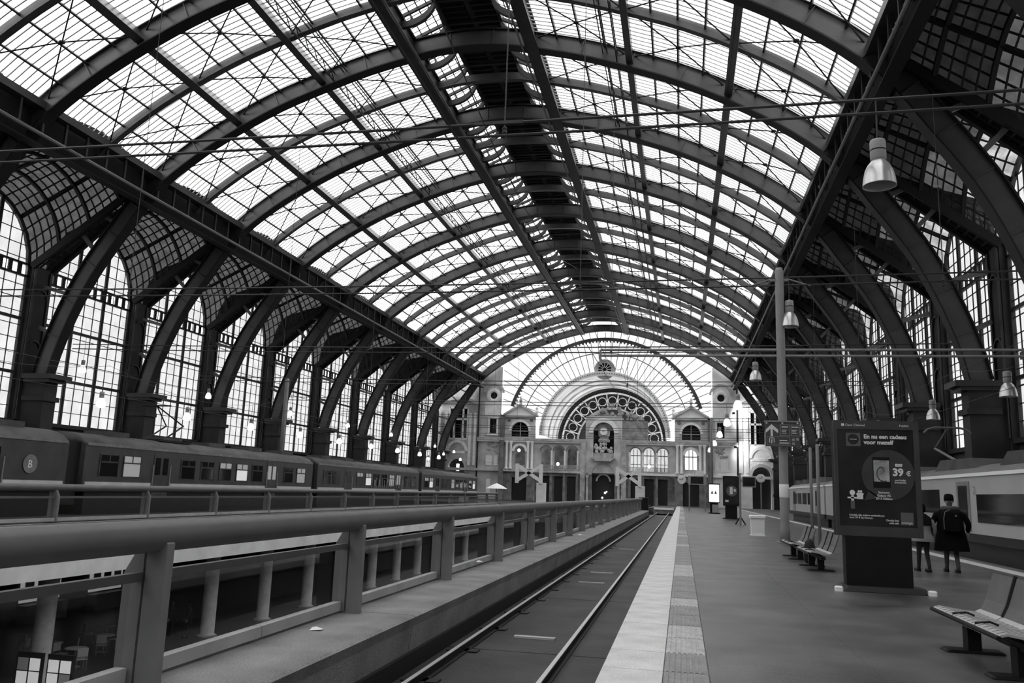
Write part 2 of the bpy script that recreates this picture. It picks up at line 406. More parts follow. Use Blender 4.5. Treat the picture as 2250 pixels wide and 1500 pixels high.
# ------------------------------------------------------------------ side walls: piers, arched windows, glazed lunette vaults
SILL, SPR = 5.0, 14.9
wn = 0
def arc_pts(hw, spr, n=12): return [(hw*math.cos(math.pi*k/n), spr+hw*math.sin(math.pi*k/n)) for k in range(n+1)]
for s in (-1,1):
    side = 'left' if s < 0 else 'right'
    wall = link('wall_'+side, None, None, ('left' if s < 0 else 'right')+' side wall of dark iron piers between tall arched windows, lunette vaults above', None, None, 'structure')
    xw = CX+s*UW
    def bx(mb, x0, x1, y0, y1, z0, z1): return mb.box(min(x0,x1),max(x0,x1),y0,y1,z0,z1)
    bx(MB(), xw-s*0.1, xw+s*0.5, YB, FACE, -6.3, SILL).obj('parapet_wall','wall_dark',wall)
    bx(MB(), xw-s*0.35, xw+s*0.5, YB, FACE, SILL-0.25, SILL).obj('sill','pier',wall)
    for y in RIBS:
        p = link('pier', None, wall)
        m_ = MB(); bx(m_, xw-s*0.4, xw+s*0.15, y-0.78, y+0.78, -0.2, SPR+0.2)
        m_.obj('pier_shaft','pier',p)
        if y > 30:
            # applied panels and rounded niche on the pier face
            m_ = MB()
            for dy in (-1,1): bx(m_, xw-s*0.45, xw-s*0.52, y+dy*0.68-0.1, y+dy*0.68+0.1, 5, SPR)
            m_.obj('pier_edging','iron',p)
            m_ = MB()
            for k in range(8):
                t0, t1 = math.pi*k/8, math.pi*(k+1)/8
                for zz in (9.6,13.0):
                    m_.bar((xw-s*.47,y+.58*math.cos(t0),zz+.58*math.sin(t0)),(xw-s*.47,y+.58*math.cos(t1),zz+.58*math.sin(t1)),0.1,0.1)
            m_.obj('pier_moulding','iron',p)
        # pedestal under the foot of the arch rib, with its console slab
        m_ = MB(); xf = CX+s*27.4
        bx(m_, xf-s*0.3, xw-s*0.4, y-0.55, y+0.55, -0.1, 7.6); bx(m_, xf-s*0.45, xw-s*0.7, y-0.7, y+0.7, 6.2, 6.5); bx(m_, xf-s*0.4, xw-s*0.7, y-0.65, y+0.65, 2.0, 2.4)
        m_.obj('rib_pedestal','pier',p)
        m_ = MB(); bx(m_, xf-s*1.0, xw-s*0.7, y-0.95, y+0.95, 7.6, 7.9); bx(m_, xf-s*0.7, xw-s*0.7, y-0.75, y+0.75, 7.4, 7.6)
        m_.obj('console_slab','iron',p)
        if y > 20:
            # struts from rib to the valley girder
            for (u,z) in ((21.9,19.4),(23.4,17.7),(24.8,15.6),(26.2,12.9),(27.3,10.2)):
                q = Vector((CX+s*u,y,z+0.25))
                t = MB()
                if u < 26: t.bar(q, (CX+s*(u+1.7), y, 15.2+(UW-u-1.7)*0.75+0.3), 0.16, 0.24)
                else: t.bar(q, (xw-s*0.7, y, z+0.9), 0.16, 0.24)
                t.obj('strut','iron_pale',p)
    for bi,(a,b) in enumerate(zip(RIBS,RIBS[1:])):
        yc = (a+b)/2; hw = (b-a)/2-0.78
        inview = b > 28
        # ---------------- window
        wn += 1
        win = link('window_%d' % wn, None, None, 'tall round-arched window with iron glazing bars in the %s wall, %s bay from the facade' % (side, ('first second third fourth fifth sixth seventh eighth ninth tenth eleventh twelfth thirteenth fourteenth fifteenth sixteenth seventeenth eighteenth'.split())[len(RIBS)-2-bi]), None, 'arched windows of the side walls', 'structure')
        win.location = (xw, yc, 0)
        ap = arc_pts(hw, SPR)
        fr = MB()
        outer = arc_pts(hw+0.05, SPR); inner = arc_pts(hw-0.22, SPR)
        for k in range(len(outer)-1):
            A,B,C_,D = outer[k],outer[k+1],inner[k+1],inner[k]
            fr.add([(-0.1,A[0],A[1]),(-0.1,B[0],B[1]),(-0.1,C_[0],C_[1]),(-0.1,D[0],D[1]),(0.1,A[0],A[1]),(0.1,B[0],B[1]),(0.1,C_[0],C_[1]),(0.1,D[0],D[1])],
                   [(0,1,2,3),(7,6,5,4),(2,6,7,3),(0,4,5,1)])
        fr.box(-0.1,0.1,-hw,-hw+0.2,SILL,SPR); fr.box(-0.1,0.1,hw-0.2,hw,SILL,SPR)
        fr.obj('window_frame','iron',win)
        for t in (-1/3,1/3):
            zt = SPR+math.sqrt(max(0,hw*hw-(t*hw)**2))-0.1
            mb = MB().box(-0.06,0.06,t*hw-0.13,t*hw+0.13,SILL,zt); mb.box(-0.1,0.1,t*hw-0.06,t*hw+0.06,SILL,zt); mb.obj('mullion','iron',win)
        rows = (8.0, 11.5)
        for z in rows: MB().box(-0.07,0.07,-hw,hw,z-0.1,z+0.1).obj('transom','iron',win)
        og = MB(); og.box(-0.1,0.1,-hw,hw,SPR+0.12,SPR+0.26); og.box(-0.1,0.1,-hw,hw,SPR-0.66,SPR-0.52)
        n = max(6,int(hw*2/0.75))
        for k in range(n+1):
            yy = -hw+2*hw*k/n; og.box(-0.05,0.05,yy-0.16,yy+0.16,SPR-0.55,SPR+0.15)
        og.obj('roundel_transom','iron_black',win)
        if inview:
            lights = ((-hw,-hw/3),(-hw/3,hw/3),(hw/3,hw)); blocks = ((SILL,8.0),(8.0,11.5),(11.5,SPR-0.6))
            for (l0,l1) in lights:
                for (z0,z1) in blocks: MB().quad((0.05,l0+.1,z0),(0.05,l1-.1,z0),(0.05,l1-.1,z1),(0.05,l0+.1,z1)).obj('pane','window_glass',win)
                top = [(y_, SPR+math.sqrt(max(0,hw*hw-y_*y_))) for y_ in [l0+(l1-l0)*k/6 for k in range(7)]]
                MB().add([(0.05,l0,SPR+0.2)]+[(0.05,y_,max(z_,SPR+.21)) for y_,z_ in top]+[(0.05,l1,SPR+0.2)], [tuple(range(9))]).obj('pane','window_glass',win)
            gb = MB()
            for (l0,l1) in lights:
                for k in (1,2):
                    y_ = l0+(l1-l0)*k/3; gb.box(-0.02,0.04,y_-0.018,y_+0.018,SILL,SPR+math.sqrt(max(0,hw*hw-y_*y_)))
            z = SILL+0.85
            while z < SPR+hw-0.3:
                hh = hw if z < SPR else math.sqrt(max(0,hw*hw-(z-SPR)**2))
                if not (SPR-0.7 < z < SPR+0.25): gb.box(-0.02,0.04,-hh,hh,z-0.022,z+0.022)
                z += 0.87
            gb.obj('glazing_bars','iron_black',win,kind='stuff')
        else:
            MB().add([(0.05,y_,z_) for y_,z_ in [(-hw,SILL),(hw,SILL)]+ap], [tuple(range(2+len(ap)))]).obj('pane','window_glass',win)
        # ---------------- wall spandrel above the window (outside the lunette it is open sky)
        # ---------------- lunette vault: ruled surface from window arch up to the gutter
        ug, zg, hg = 21.4, 21.1, (b-a)/2-0.35
        def vp(t, v):
            th = math.pi*(1-t); yw_, zw_ = hw*math.cos(th), SPR+0.05+hw*math.sin(th)
            yg_ = hg*(2*t-1); 
            return Vector((CX+s*(UW+(ug-UW)*v), yc+yw_+(yg_-yw_)*v, zw_+(zg+0.9*math.sin(th)-zw_)*v))
        vault = link('lunette_vault', None, wall)
        TC, VC = 4, 4
        if inview:
            for i in range(TC):
                for j in range(VC):
                    mb = MB(); N = 3
                    for k in range(N):
                        t0, t1 = (i+k/N)/TC, (i+(k+1)/N)/TC
                        mb.quad(vp(t0,j/VC),vp(t1,j/VC),vp(t1,(j+1)/VC),vp(t0,(j+1)/VC))
                    mb.obj('vault_panel', ('vault_glass','vault_glass_mid','vault_glass_dark','vault_glass_dark')[j] if s > 0 else ('vault_glass_mid','vault_glass_mid','vault_glass_mid','vault_glass_dark')[j], vault)  # panes step darker toward the gutter, with different steps left and right
            mb = MB()
            for i in range(TC+1):
                for j in range(8): mb.bar(vp(i/TC,j/8),vp(i/TC,(j+1)/8),0.2,0.2)
            for j in range(1,VC):
                for k in range(12): mb.bar(vp(k/12,j/VC),vp((k+1)/12,j/VC),0.2,0.2)
            mb.obj('vault_ribs','iron_black',vault)
            mb = MB(); NT, NV = 16, 16
            for i in range(1,NT):
                if i%4: 
                    for j in range(4): mb.bar(vp(i/NT,j/4),vp(i/NT,(j+1)/4),0.07,0.07)
            for j in range(1,NV):
                if j%4:
                    for k in range(12): mb.bar(vp(k/12,j/NV),vp((k+1)/12,j/NV),0.07,0.07)
            mb.obj('glazing_bars','iron_black',vault,kind='stuff')
        else:
            mb = MB()
            for k in range(8): mb.quad(vp(k/8,0),vp((k+1)/8,0),vp((k+1)/8,1),vp(k/8,1))
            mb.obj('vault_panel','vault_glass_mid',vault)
    # ---------------- valley bands between neighbouring vaults
    for y in RIBS[:-1]:
        v = link('valley_band', None, wall)
        A = Vector((xw-s*0.3,y,SPR+0.1)); B = Vector((CX+s*21.4,y,21.0))
        def q(t, w_): P = A.lerp(B,t); hwid = 0.85+(0.35-0.85)*t; return Vector((P.x, y+w_*hwid, P.z))
        MB().quad(q(0,-1),q(0,1),q(1,1),q(1,-1)).obj('band_glass','vault_glass_dark' if s > 0 else 'vault_glass_mid',v)
        if y > 20:
            mb = MB()
            for w_ in (-1,1): mb.bar(q(0,w_),q(1,w_),0.25,0.45)
            mb.obj('valley_girder','iron_black',v)
            mb = MB()
            for k in range(18): mb.bar(q(k/18,-1),q(k/18,1),0.08,0.1)
            for w_ in (-0.33,0.33): mb.bar(q(0,w_),q(1,w_),0.08,0.1)
            mb.obj('band_bars','iron_black',v)
# open glazed end of the shed behind the viewer
glass('end_glass', 0.30, 0.3, 0.2)
wf = link('wall_front', None, None, 'low dark wall under the glazed open end of the shed behind the viewer', None, None, 'structure')
PW = [(CX+u,z) for u,z in offset(FULL,1.0)]
MB().strip(PW,[(x,4.0) for x,z in PW],YB-.1,YB-.08).obj('end_glazing','end_glass',wf)
MB().box(CX-UW-.4,CX+UW+.4,YB-.5,YB,-6.3,4.0).obj('low_wall','wall_dark',wf)
for k in range(13): MB().box(CX-UW+UW*2*k/12-.1,CX-UW+UW*2*k/12+.1,YB-.2,YB,4,min(28,zat(-UW+UW*2*k/12,1) if abs(-UW+UW*2*k/12) < 26 else 15)).obj('mullion','iron',wf)
# ------------------------------------------------------------------ floors, platforms, tracks
mat('paving', 0.085, 0.36, grain=0.45, spread=0.5, scale=0.9, detail=8, bump=0.25, bscale=60, spec=0.45)
mat('coping', 0.58, 0.6, grain=0.18, spread=0.16, scale=2.5, detail=6)
mat('tactile', 0.25, 0.55, grain=0.25, spread=0.25, scale=3.0)
mat('tactile_worn', 0.42, 0.5, spread=0.3, scale=5.0)
mat('kerb', 0.23, 0.75, grain=0.3, spread=0.25, scale=1.4, detail=7, bump=0.4, bscale=30)
mat('kerb_light', 0.40, 0.7, spread=0.15, scale=2)
mat('trackbed', 0.03, 0.6, grain=0.4, spread=0.6, scale=0.9, detail=7, bump=0.5, bscale=25)
mat('rail_side', 0.015, 0.6)
mat('rail_top', 0.6, 0.4, metal=0.4)
mat('slab', 0.14, 0.8, spread=0.2)
mat('column_paint', 0.42, 0.7, spread=0.12)
mat('fascia', 0.8, 0.7, spread=0.12, scale=0.8)
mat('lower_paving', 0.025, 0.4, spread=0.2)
mat('white', 0.9, 0.5)
mat('black', 0.012, 0.5)
PX0 = -0.74                      # platform edge
fl = link('floor', None, None, 'dark paved platform with pale coping stones and ribbed tactile strip along the edge', None, None, 'structure')
MB().box(PX0+0.08,17,YB,FACE,-1.95,-0.012).obj('platform_slab','slab',fl)
# paving panels with open joints
xs = [0.25, 1.55, 8.0]; ys = [-14+k*3.0 for k in range(int((FACE+14)/3)+2)]
off = 14.69-math.floor((14.69+14)/3.0)*3.0+14
ys = [-14.0]+[y for y in [-14+off%3.0+k*3.0 for k in range(60)] if y < FACE]+[FACE]
for x0,x1 in ((0.25,1.85),(1.85,4.9),(4.9,8.05)):
    for y0,y1 in zip(ys,ys[1:]):
        if y1-y0 < 0.1: continue
        MB().box(x0+.0015,x1-.0015,y0+.002,y1-.002,-0.012,0.0).obj('paving_panel','paving',fl)
cy = [-14+0.97*k for k in range(0,200)]
cm = MB().box(PX0,-0.175,0.006,0.964,-0.12,0.0).mesh('coping_stone','coping')
tm = MB().box(-0.165,0.24,0.006,0.964,-0.1,-0.004)
for k in range(7): tm.box(-0.15+k*0.055,-0.15+k*0.055+0.028,0.02,0.95,-0.004,0.004)
tms = [tm.mesh('tactile_tile','tactile'), tm.mesh('tactile_tile','tactile_worn')]
for y in cy:
    if y > FACE-1: break
    link('coping_stone',cm,fl).location = (0,y,0)
    link('tactile_tile',tms[1 if random.random() < 0.28 else 0],fl).location = (0,y,0)
rc = MB().box(8.05,8.5,0.006,1.93,-0.12,0.0).mesh('coping_stone','coping')
for k in range(78): link('coping_stone',rc,fl).location = (0,-14+1.95*k,0)
# space beyond the right-hand train: low dark floor
link('floor', MB().box(8.5,17,YB,FACE,-1.2,-1.0).mesh('floor','trackbed'), None, 'dark track bed under the pale train beside the right wall', None, None, 'structure')
# track between platform edge and balustrade kerb
tr = thing('railway_track', 'single railway track set in dark concrete beside the pale platform edge', 'railway track', (0,0,-0.55))
for i in range(18):
    y0 = -14+ (12.34+14)%6.3 + 6.3*(i-1); y1 = y0+6.27
    y0 = max(-14,y0); y1 = min(y1,112)
    if y1 > y0: MB().box(-3.75,PX0+0.1,y0,y1,-0.35,-0.12).obj('bed_panel','trackbed',tr)
for x in (-1.62,-3.06):
    r = MB().box(x-0.035,x+0.035,YB,112,-0.02,-0.002).obj('rail','rail_side',tr)
    MB().box(x-0.014,x+0.014,YB,112,-0.13,-0.02).obj('rail_web','rail_side',r)
    MB().box(x-0.07,x+0.07,YB,112,-0.13,-0.10).obj('rail_foot','rail_side',r)
    MB().box(x-0.028,x+0.028,YB,112,-0.002,0.002).obj('running_band','rail_top',r)
for y in (13.5,22.06,24.94,36.0): MB().box(-2.6,-1.95,y-0.06,y+0.06,-0.12,-0.09).obj('drain_plate','kerb_light',tr)
for y in range(0,100,1):
    if y%2 == 0: MB().box(-3.3,-2.85,y*1.0,y+0.2,-0.12,-0.10).obj('rail_chair','rail_side',tr) if y < 40 else None
MB().box(-3.6,-0.9,111.6,112.2,-0.2,0.75).obj('stop_wall','kerb',tr)
MB().box(-3.5,-1.0,111.4,111.6,0.35,0.6).obj('buffer_beam','white',tr)
# kerb strip carrying the balustrade
kb = link('trim_1', None, None, 'broad concrete kerb between the track and the near balustrade', None, None, 'structure')
kj = [-14,-9.3,-3.0,4.8,10.6,16.9,23.2,29.5,35.8,42,48,56,64,72,80,90]
for a,b in zip(kj,kj[1:]):
    mb = MB(); mb.prism([(-4.55,-0.5),(-3.42,-0.5),(-3.38,-0.14),(-3.34,-0.02),(-3.38,0.0),(-4.55,0.0)],a+.012,b-.012); mb.obj('kerb_block','kerb',kb)
MB().box(-3.6,-3.36,YB,90,-0.7,-0.45).obj('kerb_base','rail_side',kb)
MB().box(-4.65,-3.9,YB,90,-1.95,-0.5).obj('slab_edge','slab',kb)
MB().box(-4.75,PX0+.1,YB,FACE,-1.95,-0.92).obj('slab_soffit','slab',kb)
MB().box(-4.7,-4.3,90,FACE,-1.95,0.0).obj('slab_end','slab',kb)
MB().box(-4.7,PX0,112.2,FACE,-0.9,0.0).obj('concourse_slab','paving',kb)
# far side deck
fd = link('floor', None, None, 'far platform deck across the open well, pale concrete edge beam', None, None, 'structure')
MB().box(CX-UW,-21.4,YB,FACE,-0.35,-0.02).obj('deck_slab','trackbed',fd)
MB().box(-21.62,-21.3,YB,98,-1.95,-0.05).obj('edge_beam','fascia',fd)
MB().box(CX-UW,-21.62,YB,98,-1.98,-1.9).obj('deck_soffit','wall_dark',fd)
MB().box(-21.6,-4.5,98,FACE,-1.95,-0.02).obj('bridge_deck','paving',fd)
# lower level
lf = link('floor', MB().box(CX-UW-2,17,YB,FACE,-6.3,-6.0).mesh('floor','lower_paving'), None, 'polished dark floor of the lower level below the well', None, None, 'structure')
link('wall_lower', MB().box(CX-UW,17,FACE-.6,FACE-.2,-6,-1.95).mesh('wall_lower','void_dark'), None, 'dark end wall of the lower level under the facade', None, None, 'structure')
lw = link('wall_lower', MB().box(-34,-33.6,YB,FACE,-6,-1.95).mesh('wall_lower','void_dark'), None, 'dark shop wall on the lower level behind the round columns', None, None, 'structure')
# round columns below the far deck
colm = MB().lathe([(0.42,-6.0),(0.42,-5.9),(0.34,-5.85),(0.34,-2.3),(0.36,-2.1),(0.36,-1.95)],(0,0,0),20).mesh('column_shaft','column_paint',True)
colb = MB().lathe([(0.5,-6.0),(0.5,-5.93),(0.40,-5.9)],(0,0,0),20).mesh('column_base','kerb')
first = True
for k in range(13):
    y = 22.25+5.6*k
    c = thing('round_column', ['round pale column under the far deck, nearest the menu boards','round pale column under the far deck behind the first balustrade post','round pale column beside the two dark standing figures'][k-1] if 1 <= k <= 3 else 'round pale column supporting the far deck, %s from the viewer' % ('fifth sixth seventh eighth ninth tenth eleventh twelfth thirteenth'.split()[k-4] if k > 3 else 'first'), 'column', (-23.0,y,0), 0, 'round columns under the far deck')
    link('column_shaft',colm,c); link('column_base',colb,c)
# ------------------------------------------------------------------ end facade
back = link('wall_back', None, None, 'ornate pale stone station facade closing the end of the hall', None, None, 'structure')
Yf = FACE
glass('facade_glass', 0.9, 0.1, 0.7)
mat('facade_dark', 0.02, 0.5)
mat('clock_face', 0.85, 0.4)
emit('lamp_glow', 0.9, 3.0)
emit('lit_facade_window', 0.6, 0.55)
emit('lit_facade_window_bright', 0.6, 0.9)
def X(s,u): return CX+s*u
def fbox(mb,s,u0,u1,y0,y1,z0,z1):
    a,b = X(s,u0),X(s,u1); return mb.box(min(a,b),max(a,b),y0,y1,z0,z1)
def archpts(uc,hw,spr,n=14): return [(uc+hw*math.cos(math.pi*k/n), spr+hw*math.sin(math.pi*k/n)) for k in range(n+1)]
def arch_panel(s,u0,u1,z0,z1,uc,hw,sill,spr,y=0.0,t=0.6):
    """wall panel with a round-headed opening, built as jambs, sill and spandrels"""
    mb = MB(); y0,y1 = Yf+y, Yf+y+t
    if sill > z0: fbox(mb,s,u0,u1,y0,y1,z0,sill)
    if uc-hw-u0 > .01: fbox(mb,s,u0,uc-hw,y0,y1,sill,spr)
    if u1-uc-hw > .01: fbox(mb,s,uc+hw,u1,y0,y1,sill,spr)
    A = [(X(s,u),z) for u,z in archpts(uc,hw,spr)]
    B = []
    for k,(u,z) in enumerate(archpts(uc,hw,spr)):
        B.append((X(s,u1),z1) if k == 0 else (X(s,u0),z1) if k == 14 else (X(s,u),z1))
    mb.strip(A,B,y0,y1)
    if u1-uc-hw > .01: mb.strip([(X(s,u1),spr),(X(s,u1),z1)],[(X(s,uc+hw),spr),(X(s,u1),z1)],y0,y1)
    if uc-hw-u0 > .01: mb.strip([(X(s,u0),spr),(X(s,u0),z1)],[(X(s,uc-hw),spr),(X(s,u0),z1)],y0,y1)
    return mb
def arch_trim(s,uc,hw,spr,w,y0,y1,n=14):
    mb = MB(); mb.strip([(X(s,u),z) for u,z in archpts(uc,hw,spr,n)],[(X(s,u),z) for u,z in archpts(uc,hw+w,spr,n)],Yf+y0,Yf+y1); return mb
for s in (-1,1):
    sm = 'stone_light' if s > 0 else 'stone'  # right end paler: its lit look is put into the stone colour
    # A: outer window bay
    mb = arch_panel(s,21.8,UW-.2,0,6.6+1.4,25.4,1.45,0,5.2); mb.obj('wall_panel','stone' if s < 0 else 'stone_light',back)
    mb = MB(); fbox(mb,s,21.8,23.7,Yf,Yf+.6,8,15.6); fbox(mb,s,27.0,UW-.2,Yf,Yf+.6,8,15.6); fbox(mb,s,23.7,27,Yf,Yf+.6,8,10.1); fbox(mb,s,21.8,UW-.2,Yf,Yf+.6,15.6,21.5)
    mb.obj('wall_panel','stone_pale_lit' if s > 0 else 'stone',back)
    wn += 1
    wi = link('window_%d'%wn,None,None,'mullioned stone window of three lights under a segmental hood, %s end of the facade' % ('left' if s < 0 else 'right'),None,None,'structure')
    mb = MB()
    for u in (23.7,24.55,26.15,27.0): fbox(mb,s,u-.13,u+.13,Yf-.05,Yf+.5,10.1,15.6)
    for z in (10.1,13.5,15.5): fbox(mb,s,23.7,27,Yf-.05,Yf+.5,z-.15,z+.15)
    mb.obj('window_frame','stone_light',wi)
    for a,b in ((23.7,24.5),(24.6,26.1),(26.2,27)):
        for z0,z1 in ((10.1,13.4),(13.6,15.5)): fbox(MB(),s,a,b,Yf+.3,Yf+.34,z0,z1).obj('pane','dark_glass',wi)
    # hood, pilaster strips, lunette and door
    A = []; B = []
    for k in range(13):
        t = -1+2*k/12; A.append((X(s,25.4+3.3*t),15.3+1.55*math.sqrt(1-.8*t*t))); B.append((X(s,25.4+3.7*t),15.4+2.0*math.sqrt(1-.8*t*t)))
    MB().strip(A,B,Yf-.5,Yf).obj('hood_mould','stone',back)
    for u in (22.3,23.2,27.5,28.7): fbox(MB(),s,u-.22,u+.22,Yf-.22,Yf,5.6,14.6).obj('pilaster','stone_light',back)
    arch_trim(s,25.4,1.45,8.0,.45,-.2,0).obj('lunette_trim','stone_light',back)
    fbox(MB(),s,23.95,26.85,Yf-.12,Yf,7.6,8.0).obj('lunette_sill','stone_light',back)
    arch_trim(s,25.4,1.45,5.2,.5,-.25,0).obj('door_arch','stone',back)
    mb = MB(); fbox(mb,s,23.9,26.9,Yf+.9,Yf+1.0,0,7); mb.obj('door_recess','facade_dark',back)
    mb = MB(); s < 0 and fbox(mb,s,25.1,25.6,Yf+.84,Yf+.9,3.6,5.8); mb.obj('lit_slit','lamp_glow',back)
    # drainpipe
    MB().tube((X(s,21.7),Yf-.25,0.5),(X(s,21.7),Yf-.25,19.5),.14,8).obj('drainpipe','iron_black',back)
    # B: oculus bay
    mb = MB(); fbox(mb,s,17.8,21.8,Yf,Yf+.6,0,22.8)
    mb.obj('wall_panel','stone_pale_lit' if s > 0 else 'stone',back)  # same stone both sides, painted brighter on the lit right end
    ring = MB(); P0 = [(.58,-.02),(.62,-.3),(1.0,-.34),(1.3,-.02)]
    n = 28; vs = []
    for r_,dy in P0:
        for i in range(n): t = 2*math.pi*i/n; vs.append((X(s,19.15)+r_*math.cos(t),Yf+dy,17.7+r_*math.sin(t)))
    ring.add(vs,[(k*n+i,k*n+(i+1)%n,(k+1)*n+(i+1)%n,(k+1)*n+i) for k in range(3) for i in range(n)])
    ring.obj('oculus_frame','stone_light',back,True)
    MB().lathe([(.6,-.02),(.6,-.06)],(X(s,19.15),Yf,17.7),24,'y').obj('oculus_pane','void_dark',back)
    arch_trim(s,19.15,1.5,18.2,.35,-.25,0).obj('panel_arch','stone',back)
    fbox(MB(),s,17.95,20.65,Yf-.12,Yf,14.2,16.6).obj('pale_panel','stone_light',back)
    mb = MB(); fbox(mb,s,18.55,19.65,Yf-.1,Yf+.0,11.2,13.6); mb.obj('small_window','dark_glass',back)
    mb = MB(); fbox(mb,s,18.2,18.5,Yf-.2,Yf,11,13.8); fbox(mb,s,19.7,20,Yf-.2,Yf,11,13.8); fbox(mb,s,18.1,20.1,Yf-.25,Yf,13.7,14.0); fbox(mb,s,18.1,20.1,Yf-.25,Yf,10.8,11.1); mb.obj('small_window_frame','stone_light',back)
    # carved panel: a cluster of raised bosses
    mb = MB()
    for k in range(26):
        u = random.uniform(18.2,20.1); z = random.uniform(7.8,9.6); r_ = random.uniform(.1,.24); mb.lathe([(r_,0),(r_*.7,-.12),(.02,-.18)],(X(s,u),Yf,z),7,'y')
    mb.obj('carved_panel','stone_mid',back)
    fbox(MB(),s,19.1,20.2,Yf-.14,Yf,5.7,7.4).obj('plaque','white',back)
    fbox(MB(),s,18.1,18.8,Yf-.1,Yf,5.7,7.4).obj('plaque','stone_light',back)
    fbox(MB(),s,19.3,20.0,Yf-.08,Yf,.2,3.4).obj('pale_door','white' if s < 0 else 'stone_light',back)
    fbox(MB(),s,17.0,17.8,Yf-.5,Yf+.2,0,14.4).obj('dark_pilaster','stone_dark',back)
    # C: pedimented bay
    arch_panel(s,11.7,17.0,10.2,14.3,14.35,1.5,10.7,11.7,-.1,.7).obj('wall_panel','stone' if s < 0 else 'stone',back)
    arch_trim(s,14.35,1.5,11.7,.4,-.3,-.1).obj('window_arch','stone_light',back)
    for du in (-1.95,1.95): MB().lathe([(.3,0),(.3,-.08),(.15,-.1)],(X(s,14.35+du),Yf-.1,13.5),12,'y').obj('roundel','stone_dark',back)
    wn += 1
    wi = link('window_%d'%wn,None,None,'dark arched window under the %s pediment' % ('left' if s < 0 else 'right'),None,None,'structure')
    mb = MB(); mb.add([(X(s,u),Yf+.35,z) for u,z in [(12.8,10.7),(15.9,10.7)]+archpts(14.35,1.5,11.7)[::-1][::-1]],[tuple(range(17))]); mb.obj('pane','dark_glass',wi)
    mb = MB(); fbox(mb,s,14.28,14.42,Yf+.2,Yf+.34,10.7,13.2); fbox(mb,s,12.9,15.8,Yf+.2,Yf+.34,11.6,11.75); mb.obj('window_bars','stone_mid',wi)
    ped = MB(); u0,u1 = 11.6,17.1; zc = 14.3
    ped.prism([(X(s,u0),zc),(X(s,u1),zc),(X(s,(u0+u1)/2),zc+1.7)],Yf-.2,Yf+.5); ped.obj('pediment','stone_light',back)
    pc = MB(); pc.bar((X(s,u0-.2),Yf-.2,zc+.1),(X(s,(u0+u1)/2),Yf-.2,zc+1.85),.8,.3,(0,0,1)); pc.bar((X(s,u1+.2),Yf-.2,zc+.1),(X(s,(u0+u1)/2),Yf-.2,zc+1.85),.8,.3,(0,0,1)); fbox(pc,s,u0-.3,u1+.3,Yf-.5,Yf+.2,zc-.25,zc+.05)
    pc.obj('pediment_cornice','stone',back)
    mb = MB(); mb.lathe([(.2,0),(.3,.2),(.15,.4),(.28,.8),(.1,1.3),(.02,1.6)],(X(s,(u0+u1)/2),Yf-.2,zc+1.8),10); mb.obj('finial','stone_mid',back)
    mb = MB(); mb.lathe([(.3,0),(.35,.25),(.2,.5),(.32,.9),(.15,1.2),(.25,1.5),(.03,1.8)],(X(s,11.5),Yf-.2,zc-.2),10); mb.obj('finial','stone_light',back)
    arch_panel(s,11.7,17.0,5.0,10.2,14.3,.95,5.9,8.2,0,.6).obj('wall_panel','stone',back)
    arch_trim(s,14.3,.95,8.2,.4,-.25,0).obj('niche_arch','stone_light',back)
    if s < 0: fbox(MB(),s,13.2,15.4,Yf+.9,Yf+1,5,9.5).obj('niche_back','stone_dark',back)
    else:
        mb = MB(); mb.add([(X(s,u),Yf+.4,z) for u,z in [(13.35,5.9),(15.25,5.9)]+archpts(14.3,.95,8.2)],[tuple(range(17))]); mb.obj('lit_pane','lit_facade_window_bright',back)
        mb = MB(); fbox(mb,s,13.95,14.05,Yf+.3,Yf+.38,5.9,9.1); fbox(mb,s,14.55,14.65,Yf+.3,Yf+.38,5.9,9.1); fbox(mb,s,13.35,15.25,Yf+.3,Yf+.38,7.9,8.05); mb.obj('window_bars','stone_dark',back)
    for u in (12.1,12.8,15.8,16.5): MB().lathe([(.3,5.1),(.3,5.4),(.2,5.5),(.18,9.3),(.3,9.7),(.32,9.9)],(X(s,u),Yf-.35,0),12).obj('column','stone_light',back,True)
    # continuous cornices and bands
    fbox(MB(),s,2.9,21.8,Yf-.55,Yf+.3,10.0,10.45).obj('cornice','stone_mid',back)
    fbox(MB(),s,2.9,21.8,Yf-.4,Yf+.3,9.75,10.0).obj('cornice_bed','stone_light',back)
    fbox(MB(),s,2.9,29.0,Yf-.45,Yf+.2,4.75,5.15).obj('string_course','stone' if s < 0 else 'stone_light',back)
    # ground floor of C
    mb = MB(); fbox(mb,s,11.7,13.0,Yf,Yf+.6,0,5); fbox(mb,s,15.6,17,Yf,Yf+.6,0,5); fbox(mb,s,13,15.6,Yf,Yf+.6,3.8,5); mb.obj('wall_panel','stone_dark',back)
    fbox(MB(),s,13,15.6,Yf+.5,Yf+.55,0,3.8).obj('doorway','facade_dark',back)
